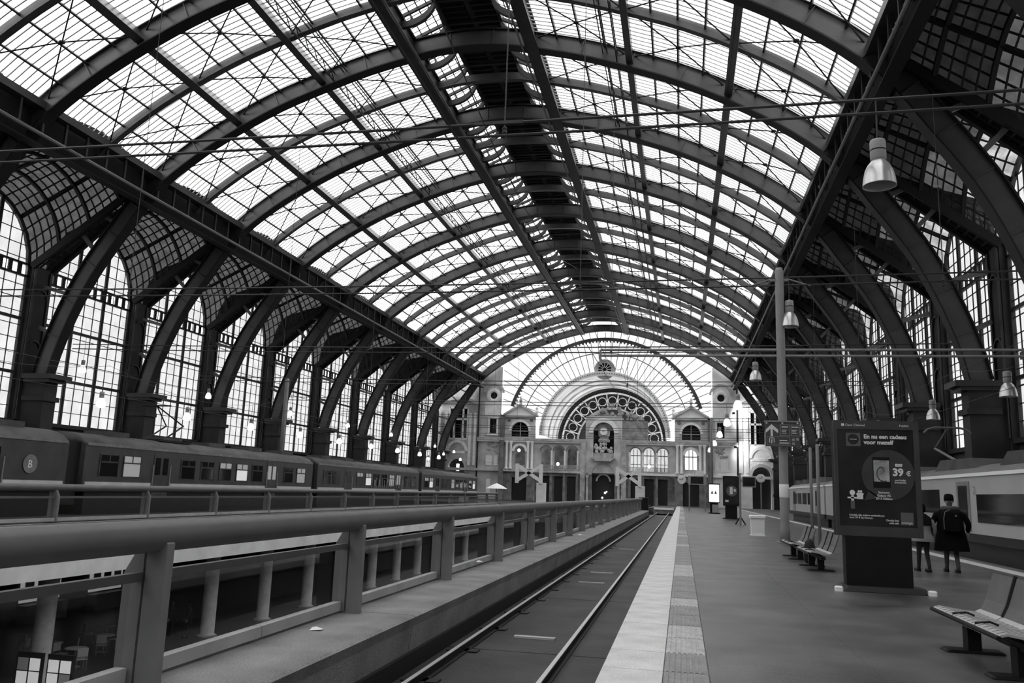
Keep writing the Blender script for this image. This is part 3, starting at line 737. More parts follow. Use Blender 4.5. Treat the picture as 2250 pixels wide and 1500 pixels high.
    # D: arcade of three arches over ground-floor openings
    for k,uc in enumerate((9.75,7.5,5.3)):
        u0 = uc-1.12; u1 = uc+1.12
        if k == 2: u0 = 3.0
        if k == 0: u1 = 11.7
        arch_panel(s,u0,u1,5.0,9.8,uc,.82,5.4,8.4,0,.5).obj('arcade_panel','stone',back)
        arch_trim(s,uc,.82,8.4,.22,-.12,0).obj('arch_trim','stone_dark',back)
        fbox(MB(),s,uc-1.12,uc-.86,Yf-.16,Yf,5.3,8.5).obj('arcade_column','stone_light',back)
        if s > 0:
            mb = MB(); mb.add([(X(s,u),Yf+.3,z) for u,z in [(uc-.82,5.4),(uc+.82,5.4)]+archpts(uc,.82,8.4)],[tuple(range(17))]); mb.obj('lit_pane','lit_facade_window',back)
            mb = MB()
            for du in (-.3,.3): fbox(mb,s,uc+du-.05,uc+du+.05,Yf+.2,Yf+.28,5.4,9.0)
            fbox(mb,s,uc-.8,uc+.8,Yf+.2,Yf+.28,7.9,8.05); fbox(mb,s,uc-.8,uc+.8,Yf+.2,Yf+.28,6.5,6.6); mb.obj('window_bars','stone_dark',back)
        fbox(MB(),s,uc-1.15,uc-.75,Yf-.25,Yf+.35,0,4.8).obj('ground_pier','stone_dark',back)
        fbox(MB(),s,uc-.8,uc+.8,Yf+.4,Yf+.45,0,4.4).obj('shop_opening','facade_dark',back)
        fbox(MB(),s,uc-.8,uc+1.12,Yf+.0,Yf+.5,4.2,4.8).obj('lintel','stone_dark',back)
    if s < 0: fbox(MB(),s,3.0,11.6,Yf+2.2,Yf+2.3,4.8,10).obj('loggia_back','stone_dark',back)
    mb = MB(); fbox(mb,s,4.2,10.9,Yf-.5,Yf-.42,5.95,6.05)
    for k in range(34): u = 4.3+k*.195; fbox(mb,s,u-.05,u+.05,Yf-.5,Yf-.42,5.15,5.95)
    mb.obj('loggia_balustrade','stone_mid',back)
# centre: clock niche over the main doorway
s = 1
cen = link('clock_bay', None, back)
arch_panel(s,-3.0,3.0,4.9,14.4,0,1.75,7.4,11.6,-.35,.9).obj('wall_panel','stone',cen)
arch_trim(s,0,1.75,11.6,.7,-.6,-.35).obj('niche_arch','stone_light',cen)
A = [(X(s,3.0*math.cos(math.pi*k/14)),12.2+2.6*math.sin(math.pi*k/14)) for k in range(15)]
mb = MB(); mb.strip(A,[(X(s,3.0*math.cos(math.pi*k/14)),12.0) for k in range(15)],Yf-.2,Yf+.4); mb.obj('arched_gable','stone_dark',cen)
mb = MB(); fbox(mb,s,-1.9,1.9,Yf+1.4,Yf+1.5,7,14); mb.obj('niche_back','void_dark',cen)
mb = MB(); fbox(mb,s,-1.75,1.75,Yf+.1,Yf+.9,7.4,8.3); mb.obj('niche_sill','stone_mid',cen)
mb = MB()
for k in range(30):
    u = random.uniform(-1.5,1.5); z = random.uniform(8.3,10.3-abs(u)*.6); r_ = random.uniform(.12,.3); mb.lathe([(.05,-.25),(r_,0),(r_*.9,.2),(.05,.35)],(X(s,u),Yf+.1,z),8)
mb.obj('carved_figures','stone',cen)
mb = MB(); mb.lathe([(.9,10.1),(1.0,10.4),(.7,10.8),(.95,11.2),(1.0,12.3),(.6,12.9),(.3,13.0),(.35,13.5),(.05,13.8)],(X(s,0),Yf+.6,0),14); mb.obj('clock_case','stone_mid',cen)
MB().lathe([(.62,-.05),(.62,-.12),(.5,-.16)],(X(s,0),Yf-.4,11.8),24,'y').obj('clock_rim','stone_light',cen)
MB().lathe([(.55,-.17),(.55,-.19)],(X(s,0),Yf-.4,11.8),24,'y').obj('clock_dial','clock_face',cen)
mb = MB(); mb.bar((X(s,0),Yf-.62,11.8),(X(s,.2),Yf-.62,12.05),.06); mb.bar((X(s,0),Yf-.62,11.8),(X(s,-.3),Yf-.62,11.95),.05); mb.obj('clock_hands','black',cen)
mb = MB(); mb.prism([(X(s,-2),7.4),(X(s,2),7.4),(X(s,1.2),6.9),(X(s,-1.2),6.9)],Yf-1.2,Yf-.3); mb.obj('balcony_corbel','stone_mid',cen)
arch_panel(s,-3.0,3.0,0,7.0,0,1.9,0,4.6,-.3,.8).obj('wall_panel','stone_dark',cen)
arch_trim(s,0,1.9,4.6,.6,-.5,-.3).obj('door_arch','stone',cen)
arch_trim(s,0,1.0,3.6,.25,.2,.4).obj('inner_arch','stone_mid',cen)
mb = MB(); fbox(mb,s,-2,2,Yf+.8,Yf+.9,0,6.6); mb.obj('doorway','facade_dark',cen)
for u in (-2.6,2.6): MB().lathe([(.3,0),(.3,.4),(.2,.5),(.18,4.0),(.32,4.5)],(X(s,u),Yf-.6,0),12).obj('column','stone_mid',cen,True)
for u,z,r_ in ((-.1,.9,.18),(.35,1.7,.2),(.6,1.9,.14)): MB().lathe([(.02,-r_),(r_,0),(.02,r_)],(X(s,u),Yf-.1,z),10).obj('door_light','lamp_glow',cen)
for u in (-3.4,3.4): fbox(MB(),s,u-.4,u+.4,Yf-.6,Yf+.2,0,10.0).obj('pilaster','stone_mid',cen)
# great arch over the centre, its deep barrel and the fan light beyond
ZC, RA = 11.0, 10.3
def ringpts(r,n=40): return [(CX+r*math.cos(math.pi*k/n),ZC+r*math.sin(math.pi*k/n)) for k in range(n+1)]
ga = link('great_arch', None, back)
MB().strip(ringpts(RA),ringpts(RA+.75),Yf-.4,Yf+.6).obj('arch_ring','stone_light',ga)
dots = MB()
for k in range(1,80):
    t = math.pi*k/80; dots.box(CX+(RA+.4)*math.cos(t)-.09,CX+(RA+.4)*math.cos(t)+.09,Yf-.48,Yf-.4,ZC+(RA+.4)*math.sin(t)-.09,ZC+(RA+.4)*math.sin(t)+.09)
dots.obj('arch_studs','stone_dark',ga)
MB().strip(ringpts(RA+.02),ringpts(RA+.5),Yf+.6,Yf+17).obj('barrel_vault','stone_pale_lit',ga)
for yy in (Yf+5,Yf+10,Yf+14.5): MB().strip(ringpts(RA-.18),ringpts(RA+.02),yy,yy+.7).obj('barrel_rib','stone',ga)
MB().strip(ringpts(RA+.3),[(x,0) for x,z in ringpts(RA+.3)],Yf+17,Yf+17.4).obj('fan_wall','wall_dark',ga)
MB().box(CX-UW,CX+UW,Yf+3.0,Yf+3.3,-2,4.9).obj('concourse_wall','stone_dark',ga)
MB().box(CX-UW,CX+UW,Yf+.6,Yf+3.3,4.7,4.9).obj('concourse_ceiling','stone_dark',ga)
fan = link('fan_light', None, back)
for k in range(13):
    t = math.pi*(k+.5)/13; x_,z_ = CX+7.9*math.cos(t),ZC+7.9*math.sin(t)
    MB().lathe([(.86,-.1),(.86,-.2),(.72,-.3)],(x_,Yf+17,z_),18,'y').obj('round_frame','stone_light',fan)
    MB().lathe([(.7,-.31),(.7,-.34)],(x_,Yf+17,z_),18,'y').obj('round_pane','void_dark',fan)
for k in range(14):
    t = math.pi*k/13; MB().bar((CX+6.6*math.cos(t),Yf+16.8,ZC+6.6*math.sin(t)),(CX+9.2*math.cos(t),Yf+16.8,ZC+9.2*math.sin(t)),.2,.3,(0,1,0)).obj('fan_spoke','stone_light',fan)
MB().strip(ringpts(9.2),ringpts(9.5),Yf+16.6,Yf+17).obj('fan_ring','stone_light',fan)
st = MB()
for k in range(46):
    t = math.pi*k/45; st.box(CX+9.75*math.cos(t)-.13,CX+9.75*math.cos(t)+.13,Yf+16.8,Yf+17,ZC+9.75*math.sin(t)-.13,ZC+9.75*math.sin(t)+.13)
st.obj('fan_studs','void_dark',fan)
MB().strip(ringpts(6.3),ringpts(6.6),Yf+16.6,Yf+17).obj('fan_ring','stone',fan)
# sculpture group on top of the screen wall inside the arch
sg = MB()
for k in range(60):
    u = random.uniform(-3,6.5); z = 14.2+random.uniform(0,1)*max(.4,3.2-abs(u-1)*.5); r_ = random.uniform(.2,.55)
    sg.lathe([(.05,-r_),(r_,-.2*r_),(r_*.7,r_*.6),(.05,r_)],(CX+u,Yf+9,z),7)
sg.obj('sculpture_group','stone_mid',back)
MB().box(CX-4,CX+7,Yf+8,Yf+10,9.5,14.4).obj('sculpture_base','stone_dark',back)
# small crowning dial over the arch
cr = link('arch_crest', None, back)
MB().lathe([(1.75,-.2),(1.75,.25)],(CX,Yf+.1,ZC+RA+1.1),24,'y').obj('crest_disc','stone_mid',cr)
MB().lathe([(1.1,-.22),(1.1,-.26)],(CX,Yf+.1,ZC+RA+1.1),24,'y').obj('crest_dial','dark_glass',cr)
for k in range(12):
    t = 2*math.pi*k/12; MB().bar((CX+.3*math.cos(t),Yf-.18,ZC+RA+1.1+.3*math.sin(t)),(CX+1.1*math.cos(t),Yf-.18,ZC+RA+1.1+.3*math.sin(t)*3.6),.08).obj('crest_spoke','stone_light',cr)
# glazed end screen: fan of radial bars between the great arch and the shed's last rib
wn += 1
scr = link('window_%d'%wn, None, None, 'great fan-shaped glass screen above the stone facade with radial iron bars', None, None, 'structure')
ys = Yf+.35
def screen_top(x): return min(zat(x-CX,0.3), 28.9)
RO_ = 16.4
nsec = 34
def edge(t):
    """outer edge of the screen along a ray from the arch centre"""
    c_,s_ = math.cos(t),math.sin(t); r = RA+.8
    while r < 30:
        if ZC+r*s_ > screen_top(CX+r*c_) or abs(r*c_) > 17.6: break
        r += .1
    return r
for k in range(nsec):
    t0,t1 = .26+(math.pi-.52)*k/nsec, .26+(math.pi-.52)*(k+1)/nsec
    P = []
    for (r,t) in ((RA+.7,t0),(edge(t0),t0),(edge(t1),t1),(RA+.7,t1)): P.append((CX+r*math.cos(t),ys,ZC+r*math.sin(t)))
    MB().quad(*P).obj('screen_pane','screen_glass',scr)
    MB().bar(P[0],P[1],.09,.12,(0,1,0)).obj('radial_bar','iron_pale',scr)
for (ra,wd,m_) in ((RO_,.55,'iron_rib'),(14.2,.12,'iron_pale')):
    lo,hi = .30,math.pi-.30
    pts = [(CX+ra*math.cos(lo+(hi-lo)*k/48),ZC+ra*math.sin(lo+(hi-lo)*k/48)) for k in range(49)]
    pts2 = [(CX+(ra+wd)*math.cos(lo+(hi-lo)*k/48),ZC+(ra+wd)*math.sin(lo+(hi-lo)*k/48)) for k in range(49)]
    MB().strip(pts,pts2,ys-.25,ys-.02).obj('screen_arch',m_,scr)
sc = MB()
for k in range(70):
    t = .3+(math.pi-.6)*k/69; sc.lathe([(.16,-.1),(.16,-.02)],(CX+(RO_-.12)*math.cos(t),ys-.05,ZC+(RO_-.12)*math.sin(t)),8,'y')
sc.obj('scalloped_edge','iron_pale',scr)

# floodlights fixed to the facade: two on the bright right side, one on the left
def floodlight(x,y,z,tx,tz,power,label):
    t = thing('floodlight',label,'floodlight',(x,y,z)); MB().bbox(-.22,.22,-.15,.15,-.15,.15,.03).obj('lamp_body','iron_black',t); MB().box(-.18,.18,.15,.17,-.12,.12).obj('lamp_lens','lamp_glow',t)
    MB().tube((0,0,0),(0,FACE-y,0),.04,6).obj('arm','iron_black',t)
    l = bpy.data.lights.new('flood_beam','SPOT'); l.energy = power; l.spot_size = 2.2; l.spot_blend = .8; l.shadow_soft_size = .2
    o = link('flood_beam',l,t); o.location = (0,.3,0); o.rotation_euler = Vector((tx-x,FACE-y-.3,tz-z)).to_track_quat('-Z','Y').to_euler()
floodlight(8.2,137.2,15.0,11.0,14.5,1000,'small black floodlight on an arm at the right end of the facade, upper')
floodlight(8.4,137.2,9.6,11.5,8.0,800,'small black floodlight on an arm at the right end of the facade, lower')
# ------------------------------------------------------------------ balustrades
mat('rail_paint', 0.115, 0.42, spread=0.12, scale=2.0, spec=0.5)
mat('post_paint', 0.19, 0.5, spread=0.12, scale=3.0)
def balustrade(label, x, s, ys, yend, tube_z=1.155):
    """s=+1: track side towards +x"""
    t = thing('balustrade', label, 'balustrade', (x,0,0))
    y0 = ys[0]-4.2
    MB().tube((0,y0,tube_z),(0,yend,tube_z),0.128,20).obj('handrail','rail_paint',t,True)
    L = MB(); 
    a = [(-0.24,0.02),(-0.07,0.02),(-0.07,1.10),(-0.13,1.06),(-0.24,0.86)]; b = [(-0.045,0.0),(0.13,0.0),(0.13,1.10),(0.06,1.16),(-0.045,1.06)]
    m1 = MB().prism([(s*p[0],p[1]) for p in a],-0.045,0.045).mesh('post_plate','post_paint'); m2 = MB().prism([(s*p[0],p[1]) for p in b],-0.05,0.05).mesh('post','post_paint')
    m3 = MB().prism([(s*-0.24,0.86),(s*0.13,0.95),(s*0.13,1.1),(s*-0.13,1.06)],-0.03,0.03).mesh('bracket','post_paint')
    for y in ys:
        p = link('post', m2, t); p.location = (0,y,0)
        link('post_plate', m1, p); link('bracket', m3, p)
    yy = [y0]+list(ys)+[yend]
    for a_,b_ in zip(yy,yy[1:]):
        MB().box(s*-0.09-0.03,s*-0.09+0.03,a_+.06,b_-.03,0.80,0.87).obj('lower_rail','rail_paint',t)
        mid = (a_+b_)/2
        for c,d in ((a_+.06,mid-.01),(mid+.01,b_-.06)):
            if d-c > .3:
                MB().quad((s*-0.16,c,0.12),(s*-0.16,d,0.12),(s*-0.16,d,0.80),(s*-0.16,c,0.80)).obj('glass_panel','clear_glass',t)
                MB().box(s*-0.16-0.05,s*-0.16+0.05,c,d,0.03,0.14).obj('base_channel','kerb_light',t)
    return t
ny = [1.9,6.2,10.45,14.8,19.2]+[23.4+4.25*k for k in range(16)]
balustrade('grey tubular balustrade with glass panels along the near edge of the well', -4.17, 1, [y for y in ny if y < 89], 90.0)
fy = [20.4+5.1*k for k in range(16)]
balustrade('grey tubular balustrade along the far edge of the well, below the dark train', -21.35, -1, [y for y in fy if y < 97], 97.5)
# ------------------------------------------------------------------ trains
mat('maroon', 0.055, 0.35, spread=0.2, scale=1.5, spec=0.5)
mat('train_roof', 0.07, 0.6, spread=0.4, scale=1.2)
mat('train_pale', 0.42, 0.3, spread=0.08, scale=0.8, spec=0.5)
mat('train_stripe', 0.55, 0.5, spread=0.1, scale=1.5)
mat('train_grey', 0.20, 0.4, spread=0.2)
mat('steel', 0.45, 0.3, metal=0.8)
emit('reflection_glow', 0.4, 0.5)  # self-glow on some train panes, painted in place of bright reflections
emit('reflection_glow_dim', 0.3, 0.16)
def coach_body(y0, y1, x0, x1, z0, ze, zr, m1, m2, parent, name='carriage'):
    """x0 = face towards the viewer's side; rounded roof from eaves ze to crown zr"""
    c = MB(); c.box(min(x0,x1),max(x0,x1),y0,y1,z0,ze); o = c.obj(name,m1,parent)
    n = 10; P = [(x0+(x1-x0)*k/n, ze+(zr-ze)*math.sin(math.pi*k/n)**0.6) for k in range(n+1)]
    r = MB(); r.strip(P,[(x,ze-.02) for x,_ in P],y0+.02,y1-.02); r.obj('carriage_roof',m2,o,True)
    return o
lt = thing('passenger_train', 'dark train of four old carriages standing beyond the far balustrade', 'train', (0,0,0))
FX, BX = -24.6, -27.4
graf = 0
for ci,(y0,y1) in enumerate(((7.0,29.9),(30.9,53.2),(54.0,76.9),(77.7,100.3))):
    o = coach_body(y0,y1,FX,BX,0.95,2.95,3.45,'maroon','train_roof',lt)
    L = y1-y0
    MB().box(FX-.02,FX+.03,y0+.1,y1-.1,2.88,3.0).obj('cantrail','train_grey',o)
    # lower pale stripe, broken at the doors
    dpos = [y0+L*.24,y0+L*.74] if ci else [y0+L*.3,25.9]
    seg = [y0+.15]+[v for d in dpos for v in (d-.75,d+.75)]+[y1-.15]
    for a,b in zip(seg[::2],seg[1::2]): MB().box(FX-.02,FX+.035,a,b,1.0,1.36).obj('pale_stripe','train_stripe',o)
    for d in dpos:
        MB().box(FX-.03,FX+.02,d-.62,d+.62,.7,2.75).obj('door','maroon',o)
        for e in (-.3,.3): MB().box(FX-.02,FX+.03,d+e-.2,d+e+.2,1.75,2.55).obj('door_pane','dark_glass' if (ci+int(d))%3 else 'reflection_glow_dim',o)
        for e in (-.68,.68): MB().tube((FX+.06,d+e,1.0),(FX+.06,d+e,2.2),.025,6).obj('grab_rail','steel',o)
    wy = [y0+L*f for f in (.07,.14,.34,.42,.50,.58,.66,.84,.92)]
    for k,y in enumerate(wy):
        if ci == 0 and (y > 26 or min(abs(y-d) for d in dpos) < 1.3): continue
        lit = (ci*3+k*5)%7  # chooses which panes carry a painted reflection
        mn = 'reflection_glow' if lit == 0 else 'reflection_glow_dim' if lit == 1 else 'dark_glass'
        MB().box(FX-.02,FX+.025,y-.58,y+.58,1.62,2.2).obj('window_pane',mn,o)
        MB().box(FX-.02,FX+.025,y-.58,y+.58,2.24,2.52).obj('window_vent','reflection_glow_dim' if lit < 3 else 'dark_glass',o)
        f = MB(); f.box(FX-.02,FX+.04,y-.64,y-.58,1.58,2.56); f.box(FX-.02,FX+.04,y+.58,y+.64,1.58,2.56); f.box(FX-.02,FX+.04,y-.64,y+.64,2.19,2.25); f.box(FX-.02,FX+.04,y-.03,y+.03,2.24,2.54); f.obj('window_frame','maroon',o)
    for k in range(5): MB().box(-26.6,-25.4,y0+L*(.1+.19*k),y0+L*(.1+.19*k)+1.6,3.35,3.62).obj('roof_vent','train_roof',o)
    MB().box(FX-2.6,FX-.08,y0+.3,y1-.3,-.45,.95).obj('underframe','black',o)
    if ci: MB().box(-27.0,FX-.25,y0-1.02,y0,.4,3.0).obj('gangway','black',o)
    if ci == 0:
        MB().lathe([(.36,0),(.36,-.01)],(0,0,0),24,'y').obj('emblem_disc','train_grey',o).matrix_local = Matrix.Translation((FX+.03,27.9,1.98)) @ Matrix.Rotation(math.pi/2,4,'Z')
        text('emblem_letter','B',.42,(FX+.05,27.76,1.83),'white',o,rot=(math.pi/2,0,math.pi/2))
    if ci == 2:
        # spray-painted lettering shapes on the third carriage
        g = MB()
        for k in range(16):
            y = y0+L*.45+k*.5; hh = random.uniform(.5,1.1); g.box(FX-.01,FX+.045,y,y+random.uniform(.06,.14),1.45,1.45+hh)
            if k%2: g.box(FX-.01,FX+.045,y,y+.42,1.45+hh*random.random(),1.53+hh*random.random()*.4)
        g.obj('painted_lettering','train_grey',o)
# pantograph on the second carriage
pan = MB(); yb = 37.5
for dx in (-.5,.5):
    pan.tube((-26+dx,yb,3.5),(-26+dx,yb+1.6,4.3),.04,6); pan.tube((-26+dx,yb+1.6,4.3),(-26,yb-.1,5.2),.035,6)
pan.tube((-26.8,yb-.1,5.2),(-25.2,yb-.1,5.2),.04,6); pan.box(-26.7,-25.3,yb-.6,yb+2.2,3.4,3.5)
pan.obj('pantograph','iron_black',lt)
lt2 = thing('passenger_train', 'pale modern train with dark windows beside the right platform', 'train', (0,0,0))
FX, BX = 8.75, 11.6
for ci,(y0,y1) in enumerate(((8.0,34.6),(35.4,55.0),(55.6,73.0))):
    o = coach_body(y0,y1,FX,BX,0.8,2.6,3.0,'train_pale','train_grey',lt2)
    L = y1-y0
    MB().box(FX-.05,FX+.02,y0,y1,2.52,2.62).obj('gutter_strip','white',o)
    MB().box(FX+.25,BX-.2,y0+.3,y1-.3,-.5,.8).obj('underframe','black',o)
    MB().box(FX-.01,FX+.3,y0,y1,.55,.8).obj('skirt','black',o)
    dps = [29.0,14.0] if ci == 0 else [y0+3,y1-3.2]
    for d in dps:
        MB().box(FX-.02,FX+.03,d-.62,d+.62,.85,2.38).obj('door','train_grey',o); MB().box(FX-.03,FX+.02,d-.42,d+.42,1.3,2.25).obj('door_pane','dark_glass',o)
    wins = ((31.5,33.65),(24.0,27.75),(18.3,22.6)) if ci == 0 else tuple((y0+5+k*2.6,y0+7+k*2.6) for k in range(4))
    for a,b in wins: MB().box(FX-.02,FX+.02,a,b,1.15 if ci == 0 and a < 30 else 1.35,1.98 if ci == 0 and a < 30 else 2.15).obj('window_pane','dark_glass',o)
    for k in range(4):
        a = y0+L*(.06+.24*k); h = MB(); h.prism([(a,2.75),(a+.5,3.15),(a+L*.14,3.2),(a+L*.17,2.75)],FX+.35,BX-.35,'x'); h.obj('roof_unit','train_roof',o)
    if ci: MB().box(FX+.2,BX-.2,y0-.9,y0,.8,2.6).obj('gangway','black',o)
    if ci == 0: text('class_number','2',.32,(FX-.03,27.98,2.0),'train_grey',o,rot=(math.pi/2,0,-math.pi/2))
pan = MB()
pan.tube((10.2,33.5,3.1),(10.2,37.0,3.9),.05,6); pan.tube((10.2,37.0,3.9),(10.2,35.3,4.55),.04,6)
pan.pipe([(9.35,35.3,4.40),(9.5,35.3,4.55),(9.75,35.3,4.62),(10.65,35.3,4.62),(10.9,35.3,4.55),(11.05,35.3,4.40)],.045,6)
pan.obj('pantograph','iron_pale',lt2)
# ------------------------------------------------------------------ overhead wires, poles, lamps
mat('pole_paint', 0.26, 0.5, spread=0.12, scale=1.5)
mat('wire', 0.05, 0.5)
mat('alu', 0.62, 0.28, metal=0.7)
mat('alu_grey', 0.35, 0.5, spread=0.1)
WY = [18.2,33.6,49.3,65.0,80.6,96.2,112.0,128.7]
ordw = ['nearest','second','third','fourth','fifth','sixth','seventh','eighth']
for k,y in enumerate(WY):
    t = thing('span_wire', 'pair of cross-span wires stretched wall to wall, %s from the viewer' % ordw[k], 'overhead wire', (0,y,10.4), 0, 'cross-span wires')
    for dz,r in ((0,.035),(-.32,.035)):
        mb = MB(); n = 16; x0,x1 = CX-UW+.8,CX+UW-.8
        pts = [(x0+(x1-x0)*i/n,0,dz-.25*(1-abs(2*i/n-1)**2)+.12) for i in range(n+1)]
        mb.pipe(pts,r,6); mb.obj('wire','wire',t)
    for x in (-25.5,-4.15,9.9):
        MB().tube((x,0,-.25),(x,0,zat(x-CX,0)-10.4),.018,5).obj('dropper','wire',t)
        mb = MB(); mb.lathe([(.02,-.5),(.07,-.45),(.04,-.4),(.07,-.35),(.04,-.3),(.07,-.25),(.03,-.2)],(x,0,0),8); mb.obj('insulator','wire',t)
    MB().box(-4.9,-3.7,-.04,.04,-.14,-.06).obj('tie_bar','wire',t)
# contact wires above the tracks
for x,lab in ((-2.34,'track beside the platform'),(10.1,'pale train'),(-26.0,'dark train')):
    t = thing('contact_wire','overhead contact wire running lengthways above the %s' % lab,'overhead wire',(x,0,5.3))
    MB().tube((0,5,0),(0,125,0),.009,5).obj('contact_line','wire',t)
    mb = MB(); yy = [5]+WY+[125]
    for a,b in zip(yy,yy[1:]):
        mb.pipe([(0,a+(b-a)*i/6,1.35-.8*(1-(2*i/6-1)**2)) for i in range(7)],.008,4)
    mb.obj('messenger_wire','wire',t)
# catenary pole on the platform
p = thing('catenary_pole','tall round grey catenary pole with a white band rising from the platform','pole',(3.84,33.6,0))
MB().lathe([(.19,0),(.19,.5),(.17,.6),(.165,10.6),(.12,10.75)],(0,0,0),20).obj('pole_shaft','pole_paint',p,True)
MB().lathe([(.172,1.7),(.178,1.71),(.178,2.19),(.172,2.2)],(0,0,0),20).obj('white_band','white',p,True)
MB().box(-.3,.3,-.3,.3,0,.05).obj('base_plate','pole_paint',p)
for z in (7.42,7.18): MB().tube((-7.1,.0,z),(9.0,.0,z),.05,8).obj('bracket_arm','pole_paint',p)
mb = MB(); mb.tube((-7.1,0,7.42),(-7.1,0,7.05),.05,6); mb.tube((-7.1,0,7.05),(-7.0,0,6.9),.05,6); mb.obj('arm_hook','pole_paint',p)
mb = MB(); mb.box(-.35,.35,-.06,.06,10.2,10.3); mb.tube((-.3,0,10.3),(-1.2,0,10.0),.03,6); mb.tube((.3,0,10.3),(1.2,0,10.0),.03,6); mb.obj('top_bracket','pole_paint',p)
p = thing('catenary_pole','thin pale catenary mast standing beside the kiosks far along the platform','pole',(3.3,96.2,0))
MB().lathe([(.17,0),(.15,10.4),(.1,10.5)],(0,0,0),14).obj('pole_shaft','pole_paint',p,True)
p = thing('catenary_pole','pale slender mast in front of the left windows beyond the dark train','pole',(-33.5,66.0,0))
MB().lathe([(.2,-.1),(.17,10.4),(.1,10.5)],(0,0,0),14).obj('pole_shaft','pole_paint',p,True)
# pendant lamps
cordm = MB().tube((0,0,1.05),(0,0,2.0),.018,5).mesh('cord','wire')
housm = MB().lathe([(.06,1.08),(.15,1.05),(.165,1.0),(.165,.62),(.14,.58)],(0,0,0),20).mesh('lamp_housing','alu_grey',True)
bandm = MB().lathe([(.168,.83),(.168,.8)],(0,0,0),20).mesh('housing_band','black',True)
bell = [(.13,.6),(.16,.56),(.23,.47),(.29,.34),(.325,.18),(.34,.02),(.345,0.0)]
n = 24; vs = []; fs = []
for r,z in bell+[(r-.012,z) for r,z in bell[::-1]]:
    for i in range(n): a = 2*math.pi*i/n; vs.append((r*math.cos(a),r*math.sin(a),z))
for k in range(2*len(bell)-1):
    for i in range(n): fs.append((k*n+i,k*n+(i+1)%n,(k+1)*n+(i+1)%n,(k+1)*n+i))
bellm = MB().add(vs,fs).mesh('lamp_shade','alu',True)
bulbm = MB().lathe([(.04,.5),(.11,.4),(.13,.25),(.07,.14),(.01,.12)],(0,0,0),12).mesh('bulb','lamp_glow',True)
bulbo = MB().lathe([(.04,.5),(.11,.4),(.13,.25),(.07,.14),(.01,.12)],(0,0,0),12).mesh('bulb','alu_grey',True)
emit('bright_lamp', 0.95, 1.6)
glowm = MB().lathe([(.13,.6),(.16,.56),(.23,.47),(.29,.34),(.325,.18),(.34,.02),(.30,-.06),(.15,-.12),(.02,-.14)],(0,0,0),16).mesh('lamp_shade','bright_lamp',True)
def lamp(loc, label, lit=False, group=None, cord=1.0, sc=1.0):
    t = thing('pendant_lamp',label,'lamp',loc,0,group)
    t.scale = (sc,sc,sc); c = link('cord',cordm,t); c.location = (0,0,1.05-1.05*cord); c.scale = (1,1,cord)
    link('lamp_housing',housm,t); link('housing_band',bandm,t)
    link('lamp_shade',glowm if lit else bellm,t); 
    if not lit: link('bulb',bulbo,t)
    return t
for k,y in enumerate(WY):
    lamp((4.2,y,8.35),'silvery bell-shaped pendant lamp hanging over the platform, %s from the viewer' % ordw[k],k > 2,'lamps over the right platform')
for k,y in enumerate((49.3,65,80.6,96.2,112.0)):
    lamp((-40.3,y,8.6),'small pendant lamp hanging high against the left windows, %s from the viewer' % ordw[k],True,'high lamps along the left wall',1.7/.7,.75)
lw_ = thing('lamp_wire','thin lengthways wire carrying the low lamps above the dark train','overhead wire',(-29.7,0,7.0)); MB().tube((0,YB,0),(0,FACE-.02,0),.012,5).obj('wire','wire',lw_)
for k in range(9):
    lamp((-29.7,38.0+7.8*k,5.2),'lit pendant lamp hanging low above the dark train, %s from the viewer' % (ordw+['ninth'])[k],True,'low lamps over the left platform',1.55,.7)
lw_ = thing('lamp_wire','thin lengthways wire carrying the lamps near the right wall','overhead wire',(13.2,0,8.1)); MB().tube((0,YB,0),(0,FACE-.02,0),.012,5).obj('wire','wire',lw_)
for k,(x,y,z) in enumerate(((13.2,37.3,6.1),(13.2,47.9,6.1),(13.2,60.6,6.1))):
    lamp((x,y,z),'silvery bell-shaped pendant lamp hanging near the right wall, %s from the viewer' % ordw[k],False,'lamps by the right wall')
for k,(u,z) in enumerate(((-26.0,8.0),(-22.8,7.2),(-24.5,6.8),(-27.0,6.0),(-21.7,6.0))):
    lamp((CX+u,128.7,z),'bright lamp in front of the left end of the facade, %s from the left' % ['second','fourth','third','first','fifth'][k],True,'bright lamps by the left end of the facade',(10.35-z-.65)/.65,.62)
for k,(u,z) in enumerate(((-14.2,8.3),(-7.5,6.2),(7.6,6.2))):
    t = thing('globe_lamp',['white globe lamp in the arched niche under the left pediment','white globe lamp before the left arcade of the facade','white globe lamp before the lit right arcade of the facade'][k],'lamp',(CX+u,138.8,z))
    MB().lathe([(.03,-.3),(.2,-.22),(.3,0),(.2,.22),(.03,.3)],(0,0,0),14).obj('globe','bright_lamp',t,True); MB().tube((0,0,.3),(0,0,1.1),.03,6).obj('stem','wire',t)
# ------------------------------------------------------------------ platform furniture
mat('poster_dark', 0.026, 0.12, spread=0.35, scale=1.6, spec=0.5)
mat('poster_mid', 0.06, 0.3, spread=0.2, scale=2.0)
mat('poster_grey', 0.13, 0.3)
mat('frame_black', 0.01, 0.6, spread=0.2, scale=2, spec=0.2)
mat('print_white', 0.8, 0.5)
mat('screen_pale', 0.38, 0.3, spread=0.4, scale=6)
mat('bench_seat', 0.5, 0.35, metal=0.3, spread=0.1, scale=4)
mat('bench_back', 0.11, 0.5, spread=0.15)
mat('sign_grey', 0.085, 0.4)
emit('lit_poster', 0.9, 0.75)
